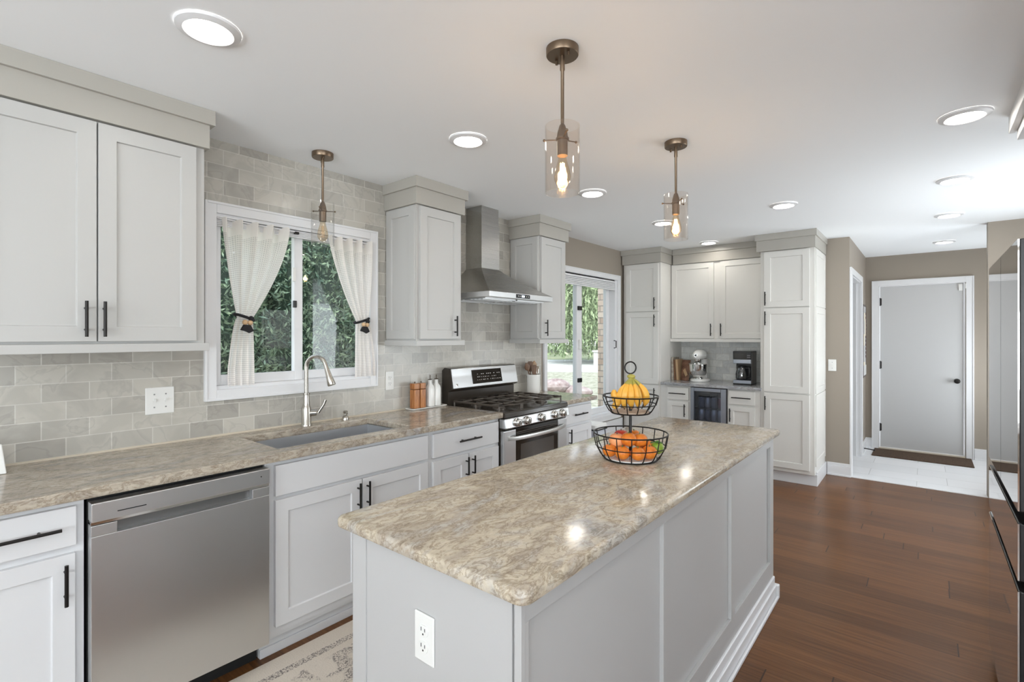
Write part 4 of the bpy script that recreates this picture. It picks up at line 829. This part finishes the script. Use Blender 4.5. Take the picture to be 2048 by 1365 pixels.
uten('wooden_spoon', 'light wooden spoon standing tallest in the crock', 'spoon', 0.0, -0.02, -0.01, 0.018, 1.125, 'spoon', SPOONL)
uten('wooden_spatula', 'dark brown wooden spatula at the front of the crock', 'spatula', 0.02, 0.0, 0.02, -0.014, 1.09, 'spatula', SPOON)
uten('wooden_spatula', 'dark pointed wooden spatula at the back of the crock', 'spatula', -0.02, -0.01, -0.025, -0.012, 1.12, 'spatula', SPOON)
uten('serving_fork', 'pale wooden serving fork leaning right in the crock', 'fork', 0.0, 0.01, 0.0, 0.048, 1.10, 'fork', SPOONL)
uten('whisk', 'thin wire whisk leaning right in the crock', 'whisk', 0.02, 0.02, 0.005, 0.05, 1.06, 'whisk', CHROME, 0.004)
# digital frame at left edge
df = thing('digital_frame', 'white framed tablet display leaning at the left end of the counter', 'tablet', (0.13, 0.13, 0.9145))
def tl(a, n, z): return (0.16-0.36*(z-0.914)+n*0.94, a+0.25*(0.16-0.36*(z-0.914)), z)
MB(tl).box(-0.02, 0.195, -0.012, 0.0, 0.9155, 1.02).build('casing', PLASTIC, df, bevel=0.003); MB(tl).box(-0.005, 0.178, 0.0, 0.001, 0.930, 1.007).build('screen', SCREEN, df)
# ------------------------------------------------------------------ nook items
bx = [(0.486, 0.026, 0.262, 0, 0.0, 'book with grey and brown spine, leftmost in the coffee nook'), (0.518, 0.022, 0.235, 1, 0.05, 'thin brown book, second from left beside the mixer'), (0.546, 0.026, 0.24, 2, 0.06, 'tan book with a broad spine, third from left beside the mixer')]
for (x, w, h, k, lean, lb) in bx:
    r = thing('book', lb, 'book', (x+w/2, 5.76, 0.907), 'cookbooks in the coffee nook')
    TT = lambda a, n, z, lean=lean: (a-lean*(z-0.907), n, z)
    MB(TT).box(x, x+0.002, 5.68, 5.85, 0.9075, 0.907+h).box(x+w-0.002, x+w, 5.68, 5.85, 0.9075, 0.907+h).box(x, x+w, 5.678, 5.682, 0.9075, 0.907+h).build('cover', BOOKC[k], r)
    MB(TT).box(x+0.002, x+w-0.002, 5.683, 5.845, 0.911, 0.903+h).build('pages', PAGE, r)
r = thing('book', 'dark brown patterned cookbook facing forward next to the mixer', 'book', (0.632, 5.74, 0.907), 'cookbooks in the coffee nook')
TT = lambda a, n, z: (a+0.02*(z-0.907), n+0.22*(z-0.907)-0.3*(a-0.63), z)
MB(TT).box(0.582, 0.682, 5.70, 5.703, 0.9075, 1.14).box(0.582, 0.682, 5.72, 5.723, 0.9075, 1.14).box(0.580, 0.583, 5.70, 5.723, 0.9075, 1.14).build('cover', BOOKC[3], r)
MB(TT).box(0.584, 0.680, 5.7035, 5.7195, 0.910, 1.137).build('pages', PAGE, r)
MB(TT).prism([(0.60, 1.02), (0.625, 1.045), (0.665, 0.975), (0.64, 0.95)], 'y', 5.698, 5.7).build('cover_picture', BOOKC[2], r)
# mixer (built pointing -y, back towards +y, then turned)
mx, my, mz = 0.795, 5.72, 0.906
mr = thing('stand_mixer', 'white stand mixer with polished steel bowl in the coffee nook', 'mixer', (mx, my, mz))
def oval(cx, cy, rx, ry, z, n=28): return [(cx+rx*math.cos(2*PI*k/n), cy+ry*math.sin(2*PI*k/n), z) for k in range(n)]
MB().loft([oval(mx, my+0.03, 0.100, 0.155, mz+0.001), oval(mx, my+0.03, 0.104, 0.160, mz+0.010), oval(mx, my+0.03, 0.100, 0.155, mz+0.026), oval(mx, my+0.03, 0.08, 0.13, mz+0.034)]).build('base', MIXW, mr, smooth=True)
MB().loft([oval(mx, my+0.125, 0.058, 0.062, mz+0.03), oval(mx, my+0.13, 0.050, 0.048, mz+0.08), oval(mx, my+0.128, 0.045, 0.042, mz+0.16), oval(mx, my+0.115, 0.050, 0.055, mz+0.225), oval(mx, my+0.10, 0.055, 0.07, mz+0.25)]).build('column', MIXW, mr, smooth=True)
rings = []
for (yy, w, h0, h1) in ((-0.135, 0.020, 0.275, 0.315), (-0.13, 0.034, 0.262, 0.328), (-0.11, 0.047, 0.250, 0.343), (-0.06, 0.056, 0.242, 0.356), (0.02, 0.060, 0.238, 0.362), (0.10, 0.058, 0.240, 0.358), (0.15, 0.047, 0.250, 0.340), (0.175, 0.022, 0.27, 0.315)):
    rings.append([(mx+w*math.cos(t), my+yy, mz+(h0+h1)/2+(h1-h0)/2*math.sin(t)) for t in [2*PI*k/20 for k in range(20)]])
hdm = MB().loft(rings).build('motor_head', MIXW, mr, smooth=True)
MB().lathe([(0.020, -0.142), (0.020, -0.130), (0.012, -0.146)], (mx, my, mz+0.297), 20, True, 'y').build('hub_cap', CHROME, hdm, smooth=True)
MB().lathe([(0.010, -0.150), (0.010, -0.14)], (mx, my, mz+0.297), 14, True, 'y').build('hub_knob', BLK, hdm, smooth=True)
MB().loft([oval(mx, my+0.02, 0.0605, 0.15, mz+0.288), oval(mx, my+0.02, 0.0605, 0.15, mz+0.295)]).build('band', CHROME, hdm)
MB().lathe([(0.030, 0.215), (0.034, 0.225), (0.036, 0.25)], (mx, my-0.045, mz), 20).lathe([(0.010, 0.12), (0.010, 0.22)], (mx, my-0.045, mz), 12).build('beater_shaft', CHROME, mr, smooth=True)
MB().lathe([(0.055, 0.034), (0.055, 0.042), (0.038, 0.046), (0.058, 0.056), (0.085, 0.085), (0.098, 0.125), (0.103, 0.195), (0.106, 0.198), (0.103, 0.201), (0.099, 0.198), (0.094, 0.125), (0.08, 0.09), (0.05, 0.064), (0.0, 0.060)], (mx, my-0.045, mz), 40, False).build('bowl', CHROME, mr, smooth=True)
mr.rotation_euler.z = 0.06
# coffee maker
cm = thing('coffee_maker', 'black and steel drip coffee maker with glass carafe in the nook', 'coffee maker', (1.285, 5.66, 0.906))
a0, a1, b0, b1, z0 = 1.196, 1.376, 5.575, 5.79, 0.9065
MB().box(a0, a1, b0, b1, z0, z0+0.012).build('base', BLK, cm, bevel=0.003)
MB().box(a0+0.002, a1-0.002, b0+0.002, b1, z0+0.012, z0+0.048).build('base_band', STEELX, cm, bevel=0.004)
MB().box(a0+0.004, a1-0.004, b0+0.11, b1, z0+0.048, z0+0.222).build('rear_tank', BLK, cm, bevel=0.003)
MB().box(a0+0.002, a1-0.002, b0+0.002, b1, z0+0.222, z0+0.265).build('upper_band', STEELX, cm, bevel=0.004)
MB().box(a0, a1, b0, b1, z0+0.265, z0+0.352).build('brew_head', BLK, cm, bevel=0.005)
MB().box(a1-0.001, a1+0.002, b0+0.02, b1-0.01, z0+0.02, z0+0.34).build('side_panel', mat('cm_side', (0.16, 0.15, 0.14), 0.35, 0.6), cm)
MB().box(a0+0.01, a1-0.045, b0-0.001, b0+0.001, z0+0.275, z0+0.335).build('display', OVGL, cm)
mb = MB(); 
for i in range(3): 
    for j in range(2): mb.box(a1-0.038+i*0.011, a1-0.031+i*0.011, b0-0.0015, b0, z0+0.285+j*0.02, z0+0.292+j*0.02)
mb.build('buttons', mat('cm_btn', (0.35, 0.34, 0.33), 0.4), cm)
cf = MB().lathe([(0.050, 0.0), (0.062, 0.012), (0.064, 0.06), (0.055, 0.105), (0.046, 0.125), (0.044, 0.125), (0.052, 0.104), (0.061, 0.06), (0.058, 0.013), (0.0, 0.004)], (1.272, 5.632, z0+0.05), 28, False).build('carafe', CARAF, cm, smooth=True)
MB().lathe([(0.048, 0.125), (0.048, 0.14), (0.03, 0.148)], (1.272, 5.632, z0+0.05), 24).build('carafe_lid', BLK, cf, smooth=True)
MB().tube([(1.318, 5.615, z0+0.178), (1.352, 5.598, z0+0.178), (1.358, 5.596, z0+0.15), (1.352, 5.598, z0+0.09), (1.330, 5.606, z0+0.078)], 0.010, 10).build('carafe_handle', BLK, cf, smooth=True)
# ------------------------------------------------------------------ fruit stand
cx, cy = 1.826, 1.912
Rv = Vector((math.cos(YAW), math.sin(YAW), 0)); Fv = Vector((math.sin(YAW), -math.cos(YAW), 0))   # Rv sideways, Fv towards the front of the stand
fs_ = thing('fruit_stand', 'two-tier black wire fruit stand on the island', 'fruit stand', (cx, cy, 0.914))
def wire_basket(z0, zm, z1, rb, rm, rt, n, name):
    mb = MB(); w = 0.0022
    for (zz, rr, ww) in ((z1, rt, 0.003), (zm, rm, w), (z0, rb, 0.003)):
        mb.tube([(cx+rr*math.cos(2*PI*k/40), cy+rr*math.sin(2*PI*k/40), zz) for k in range(40)], ww, 6, closed=True)
    for k in range(n):
        t = 2*PI*k/n+0.1; c_, s_ = math.cos(t), math.sin(t)
        mb.tube([(cx+c_*r_, cy+s_*r_, zz) for r_, zz in ((rt, z1), (rt*0.99+rm*0.01, z1-0.01), (rm, zm), (rm*0.4+rb*0.6, z0*0.75+zm*0.25), (rb, z0), (rb*0.5, z0+0.001))], w, 6)
    return mb.build(name, BLACK, fs_, smooth=True)
wire_basket(0.9185, 0.970, 1.022, 0.108, 0.142, 0.150, 16, 'lower_basket')
wire_basket(1.106, 1.142, 1.175, 0.078, 0.104, 0.112, 14, 'upper_basket')
MB().lathe([(0.0, 0.920), (0.104, 0.920), (0.104, 0.924), (0.0, 0.924)], (cx, cy, 0), 36).build('lower_liner', CERAM, fs_)
MB().lathe([(0.0, 1.108), (0.075, 1.108), (0.075, 1.113), (0.0, 1.113)], (cx, cy, 0), 36).build('upper_liner', LINER, fs_)
MB().lathe([(0.006, 0.92), (0.006, 1.262), (0.003, 1.268)], (cx, cy, 0), 14).build('pole', BLACK, fs_, smooth=True)
MB().tube([tuple(Vector((cx, cy, 1.291))+Rv*0.023*math.cos(t)+Vector((0, 0, 0.0245*math.sin(t)))) for t in [2*PI*k/28 for k in range(28)]], 0.003, 8, closed=True).build('ring_handle', BLACK, fs_, smooth=True)
def fruit(name, label, cat, a, f, z, r, m, group=None, sz=0.9, stem=True):
    p = Vector((cx, cy, 0))+Rv*a+Fv*f
    t = thing(name, label, cat, (p.x, p.y, z-r*sz), group)
    rg_ = []; n = 12
    for i in range(n+1):
        th_ = PI*i/n; rr = r*math.sin(th_); h = -r*sz*math.cos(th_)
        if i > n*0.75: h -= 0.10*r*((i/n-0.75)/0.25)**2*1.6
        rg_.append((rr, h))
    MB().lathe(rg_, (p.x, p.y, z), 22, False).build('flesh', m, t, smooth=True)
    if stem: MB().lathe([(0.0025, 0), (0.002, 0.006), (0.001, 0.007)], (p.x, p.y, z+r*sz*0.86), 8).build('stem', LEAFG if cat in ('orange', 'lime') else BARK, t)
    return t
OR = [(-0.090, 0.020, 0.953, 0.029, 'orange at the left rim of the lower basket'), (-0.048, 0.068, 0.954, 0.030, 'orange low at the front left of the lower basket'), (0.010, 0.084, 0.954, 0.030, 'orange low at the front of the basket, right of the pole'),
      (0.062, 0.060, 0.954, 0.031, 'orange low at the front right of the basket beside the lime'), (-0.014, 0.030, 1.000, 0.0325, 'ribbed orange on top at the centre of the lower basket'), (0.036, 0.008, 0.992, 0.033, 'large orange on top right of the pole'),
      (0.026, -0.050, 0.998, 0.030, 'orange at the back right of the lower basket, behind the pole'), (0.075, -0.004, 0.962, 0.030, 'yellowish orange at the right rim behind the lime')]
for (a, f, z, r_, lb) in OR: fruit('orange', lb, 'orange', a, f, z, r_, ORANGE, 'oranges in the lower basket')
fruit('peach', 'large pinkish peach at the left of the lower basket', 'peach', -0.056, 0.000, 0.990, 0.034, PEACH)
fruit('apple', 'dark red apple at the back of the lower basket behind the oranges', 'apple', -0.028, -0.050, 0.999, 0.030, APPLE, sz=0.88)
fruit('orange', 'orange hidden low at the back of the lower basket', 'orange', -0.03, -0.07, 0.952, 0.028, ORANGE, 'oranges in the lower basket')
lm = fruit('lime', 'green lime with dark leaves at the right of the lower basket', 'lime', 0.103, 0.030, 0.966, 0.026, LIME, sz=1.0)
p = Vector((cx, cy, 0))+Rv*0.085+Fv*0.045
mb = MB()
for (da, dz, l) in ((-0.3, 0.1, 0.035), (0.9, 0.2, 0.03), (2.2, 0.0, 0.03)):
    d = (Rv*math.cos(da)+Fv*0.3)*l; q = p+Vector((0, 0, 0.992)); s = Vector((0, 0, 1)).cross(d).normalized()*0.009
    mb.add([tuple(q), tuple(q+d*0.5+s+Vector((0, 0, 0.006))), tuple(q+d+Vector((0, 0, -0.004))), tuple(q+d*0.5-s+Vector((0, 0, 0.002)))], [(0, 1, 2, 3)])
lf = mb.build('leaves', LEAFG, lm); sol = lf.modifiers.new('s', 'SOLIDIFY'); sol.thickness = 0.0008
bb = thing('banana_bunch', 'bunch of ripe bananas in the upper basket', 'bananas', (cx, cy, 1.113))
top = Vector((cx, cy, 1.252))+Fv*0.014
for (a, f, zb, bulge) in ((-0.074, 0.040, 1.126, -0.012), (-0.044, 0.060, 1.124, -0.016), (-0.015, 0.070, 1.124, -0.010), (0.012, 0.064, 1.126, 0.006), (0.042, 0.040, 1.132, 0.030)):
    pts = []; rr_ = []
    for k in range(13):
        t = k/12; b0_ = top*(1-t)**2 + (top+Rv*(a*0.55+bulge*1.6)+Fv*(f*0.9+0.012)+Vector((0, 0, -0.055)))*2*t*(1-t) + (Vector((cx, cy, zb))+Rv*(a*0.95+0.01)+Fv*f*0.55)*t*t
        pts.append(tuple(b0_)); rr_.append([0.0050, 0.0052, 0.0062, 0.0085, 0.0130, 0.0165, 0.0178, 0.0182, 0.0180, 0.0168, 0.0135, 0.0075, 0.003][k])
    bn = MB().tube(pts[2:], rr_[2:], 5).build('banana', BANANA, bb, smooth=False, bevel=0.003)
    for p_ in bn.data.polygons: p_.use_smooth = True
    MB().tube(pts[-2:], [0.0068, 0.003], 6).build('tip', BARK, bn)
    MB().tube(pts[:4], [r*1.04 for r in rr_[:4]], 7).build('stem', BSTEM, bn, smooth=True)
MB().sphere(tuple(top+Vector((0, 0, 0.004))), 0.011, 1.6, 1.2, 0.9).build('crown', BSTEM, bb, smooth=True)
s0 = Vector((cx, cy, 0))-Rv*0.02+Fv*0.03
sb_ = MB().tube([tuple(s0+Rv*(x_)+Vector((0, 0, z_))) for x_, z_ in ((-0.052, 1.205), (-0.056, 1.19), (-0.050, 1.170), (-0.036, 1.155), (-0.045, 1.14), (-0.062, 1.128))], [0.006, 0.015, 0.018, 0.0185, 0.017, 0.010], 10).build('banana', BANANA, smooth=True, sub=1)
tag(sb_, 'single banana pointing up at the left of the upper basket', 'banana')
# ------------------------------------------------------------------ floor items
o = MB().box(0.572, 1.27, -0.6, 2.1, 0.001, 0.009).build('runner_rug', RUG, bevel=0.003); tag(o, 'cream runner rug with grey pattern between sink cabinets and island', 'rug')
o = MB().box(2.275, 3.175, 7.285, 7.755, 0.0015, 0.012).build('door_mat', MAT_B, bevel=0.003); tag(o, 'dark brown coir doormat in front of the white door', 'door mat')
ds = thing('door_stop', 'small black spring door stop on the mudroom baseboard', 'door stop', (2.2, 7.36, 0.05))
MB().tube([(2.196, 7.36, 0.062), (2.29, 7.36, 0.055)], 0.006, 8).build('spring', BLACK, ds); MB().tube([(2.29, 7.36, 0.055), (2.305, 7.36, 0.054)], 0.009, 10).build('rubber_tip', BLK, ds)
tb = thing('trash_can', 'slim white waste bin with black rim beside the slider window counter', 'trash can', (0.5, 3.87, 0))
MB().loft([rrect(0.42, 0.575, 3.785, 3.955, 0.02, 0.0015), rrect(0.405, 0.59, 3.772, 3.968, 0.02, 0.60)]).build('bin', mat('bin_grey', (0.55, 0.57, 0.62), 0.5), tb, smooth=True)
MB().loft([rrect(0.40, 0.595, 3.768, 3.972, 0.02, 0.60), rrect(0.40, 0.595, 3.768, 3.972, 0.02, 0.612)]).build('rim', BLK, tb); MB().loft([rrect(0.402, 0.593, 3.77, 3.97, 0.02, 0.612), rrect(0.404, 0.591, 3.772, 3.968, 0.02, 0.645), rrect(0.412, 0.583, 3.78, 3.96, 0.015, 0.65)]).build('lid', PLASTIC, tb, smooth=True)
# memo board
mo = thing('memo_board', 'narrow dark framed memo board with papers on the mudroom wall', 'memo board', (2.18, 7.47, 0.92))
frame4(MB(TX(2.181)), 7.285, 7.66, 0.915, 1.80, 0.022, 0.022, 0.022, 0.022, 0.0, 0.016).build('frame', mat('board_frame', (0.10, 0.08, 0.07), 0.5), mo, bevel=0.002)
MB(TX(2.181)).box(7.307, 7.638, 0.0, 0.012, 0.937, 1.778).build('board', mat('board_grey', (0.50, 0.49, 0.48), 0.7), mo)
mb = MB(TX(2.181))
for (a, z, w, h) in ((7.35, 1.30, 0.12, 0.14), (7.50, 1.42, 0.1, 0.2), (7.33, 0.98, 0.2, 0.12), (7.42, 1.60, 0.14, 0.1)): mb.box(a, a+w, 0.012, 0.015, z, z+h)
mb.build('papers', PAGE, mo)
mb = MB(TX(2.181)).box(7.31, 7.63, 0.012, 0.018, 0.94, 1.06); mb.build('letter_pocket', mat('pocket', (0.62, 0.61, 0.6), 0.6), mo)
mb = MB(TX(2.181)); 
for k in range(12): mb.box(7.60, 7.635, 0.012, 0.022, 1.15+k*0.048, 1.18+k*0.048)
mb.build('photo_strip', mat('photos', (0.15, 0.10, 0.09), 0.5), mo)
# ------------------------------------------------------------------ outdoors
o = MB().box(-60, -WT, -15, 70, -0.45, -0.35).build('lawn', GRASS, center=False); o['kind'] = 'structure'
o = MB().prism([(-0.17, 3.5), (-0.17, 26), (-7, 22.2), (-11, 19.7), (-25, 10), (-25, 3.5)], 'z', -0.349, -0.335).build('stony_yard', GRAV, center=False); o['kind'] = 'structure'
o = MB().prism([(-40, 1), (-11, 19.8), (-7, 22.3), (-0.2, 27), (-0.2, 38), (-14.8, 31.3), (-18.5, 29.0), (-50, 9)], 'z', -0.34, -0.32).build('driveway', CONC, center=False); o['kind'] = 'structure'
struct('wall_exterior', MB().box(-0.46, -WT-0.001, 5.63, 6.4, -0.35, 3.0), BRICK)
def leafcloud(name, pts, size, m, parent, stretch=1.0, droop=False, seed=1):
    rs = np.random.RandomState(seed); n = len(pts); P = np.array(pts)
    u = rs.normal(size=(n, 3)); u[:, 2] = (np.abs(u[:, 2])*(-2.5) if droop else u[:, 2]+0.6); u /= np.linalg.norm(u, axis=1)[:, None]
    w = np.cross(u, rs.normal(size=(n, 3))); w /= np.linalg.norm(w, axis=1)[:, None]
    s = size*rs.uniform(0.6, 1.4, n)[:, None]
    V = np.stack([P-u*s*stretch, P+w*s*0.45, P+u*s*stretch, P-w*s*0.45], 1).reshape(-1, 3)
    c = V.mean(0); c[2] = V[:, 2].min()
    me = bpy.data.meshes.new(name); me.from_pydata((V-c).tolist(), [], [(4*i, 4*i+1, 4*i+2, 4*i+3) for i in range(n)]); me.materials.append(m)
    o = bpy.data.objects.new(name, me); C.objects.link(o); o.location = c; WL[o.name] = Vector(c); o.parent = parent; o.matrix_parent_inverse = Matrix.Translation(-WL[parent.name]); return o
def shrub(x, y, r, h, label, seed, n=32000):
    t = thing('arborvitae', label, 'shrub', (x, y, -0.35), 'arborvitae hedge outside the sink window'); rs = np.random.RandomState(seed); pts = []
    for _ in range(n):
        z = rs.uniform(0.02, 1); a = rs.uniform(0, 2*PI); rr = r*(1-z**2.2)**0.5*(0.62+0.38*rs.uniform()**0.5)*(1+0.15*math.sin(5*a+9*z))
        pts.append((x+rr*math.cos(a), y+rr*math.sin(a), -0.35+h*z))
    leafcloud('foliage', pts, 0.017, LEAF1, t, 1.5, seed=seed)
    MB().lathe([(0.07, 0), (0.05, h*0.5), (0.02, h*0.85)], (x, y, -0.35), 8).build('trunk', BARK, t)
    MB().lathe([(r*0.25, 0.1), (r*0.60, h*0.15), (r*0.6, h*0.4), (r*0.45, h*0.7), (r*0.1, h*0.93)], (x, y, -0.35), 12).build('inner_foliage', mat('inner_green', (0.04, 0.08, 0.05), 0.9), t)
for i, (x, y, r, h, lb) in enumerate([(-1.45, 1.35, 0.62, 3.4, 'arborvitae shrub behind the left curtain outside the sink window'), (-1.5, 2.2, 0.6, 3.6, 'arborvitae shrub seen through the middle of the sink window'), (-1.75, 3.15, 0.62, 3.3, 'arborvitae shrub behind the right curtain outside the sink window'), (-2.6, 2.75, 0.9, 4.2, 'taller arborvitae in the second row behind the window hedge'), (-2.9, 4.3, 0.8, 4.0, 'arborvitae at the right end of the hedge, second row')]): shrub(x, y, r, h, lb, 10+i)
def tree(x, y, h, cr, label, m, seed, n=6000, size=0.14):
    t = thing('tree', label, 'tree', (x, y, -0.35)); rs = np.random.RandomState(seed); blobs = [(x+rs.uniform(-cr, cr)*0.6, y+rs.uniform(-cr, cr)*0.6, rs.uniform(0.35, 0.9)*h, cr*rs.uniform(0.4, 0.7)) for _ in range(9)]; pts = []
    for k in range(n):
        b = blobs[k % 9]; d = rs.normal(size=3); d /= np.linalg.norm(d); rr = b[3]*(0.6+0.4*rs.uniform()); pts.append((b[0]+d[0]*rr, b[1]+d[1]*rr, max(-0.2, b[2]+d[2]*rr)))
    leafcloud('crown', pts, size, m, t, 1.2, seed=seed); MB().lathe([(0.25, 0), (0.18, h*0.4), (0.08, h*0.8)], (x, y, -0.35), 8).build('trunk', BARK, t)
tree(-26, 46, 9, 5.5, 'dark background tree beyond the driveway, left of the willow', LEAF3, 31, 9000, 0.22)
tree(-19, 50, 8, 5.5, 'dark background tree directly behind the willow', LEAF3, 32, 9000, 0.22)
tree(-12, 46, 8, 5.0, 'dark background tree beyond the driveway, right of the willow', LEAF3, 33, 9000, 0.22)
tree(-33, 42, 9, 5.5, 'dark background tree farthest left beyond the lawn', LEAF3, 34, 9000, 0.22)
wt = thing('willow_tree', 'weeping willow with hanging pale green foliage outside the slider window', 'tree', (-13.5, 28.5, -0.35))
MB().tube([(-13.5, 28.5, -0.35), (-13.5, 28.5, 1.8), (-13.4, 28.6, 5.5)], [0.16, 0.13, 0.06], 10).build('trunk', BARK, wt, smooth=True)
rs = np.random.RandomState(5); pts = []
for s in range(900):
    a = rs.uniform(0, 2*PI); rr = 4.2*rs.uniform()**0.5; x, y = -13.5+rr*math.cos(a), 28.5+rr*math.sin(a); zt = 7.0-0.3*rr+rs.uniform(-.5, .3); zb = rs.uniform(0.0, 2.0)
    z = zt
    while z > zb: pts.append((x+rs.normal()*0.05, y+rs.normal()*0.05, z)); z -= 0.17
leafcloud('hanging_foliage', pts, 0.11, LEAF2, wt, 1.6, True, 5)
for i, (x, y, s, lb) in enumerate([(-5.45, 11.75, 0.40, 'large pinkish boulder at the left of the rock pile outside'), (-4.70, 11.9, 0.30, 'smaller pinkish boulder in the middle of the rock pile outside'), (-4.75, 10.9, 0.22, 'low grey boulder at the right of the rock pile outside')]):
    bm = bmesh.new(); bmesh.ops.create_icosphere(bm, subdivisions=3, radius=1)
    for v in bm.verts:
        nz = math.sin(v.co.x*3+i)*math.cos(v.co.y*2.5+i*2)+math.sin(v.co.z*4+i); v.co = Vector((v.co.x*s*1.3, v.co.y*s, v.co.z*s*0.8))*(1+0.12*nz)
    me = bpy.data.meshes.new('boulder'); bm.to_mesh(me); bm.free(); me.materials.append(ROCKM); o = bpy.data.objects.new('boulder', me); C.objects.link(o); o.location = (x, y, -0.345+s*0.6); tag(o, lb, 'rock', 'boulders in the yard')
pp = thing('stone_pier', 'low grey stone pier beside the brick corner outside the slider', 'pier', (-9.3, 21.3, -0.35))
MB().box(-9.55, -9.05, 21.05, 21.55, -0.35, 0.62).build('shaft', CONC, pp, bevel=0.01); MB().box(-9.6, -9.0, 21.0, 21.6, 0.62, 0.70).build('cap', CONC, pp, bevel=0.01)
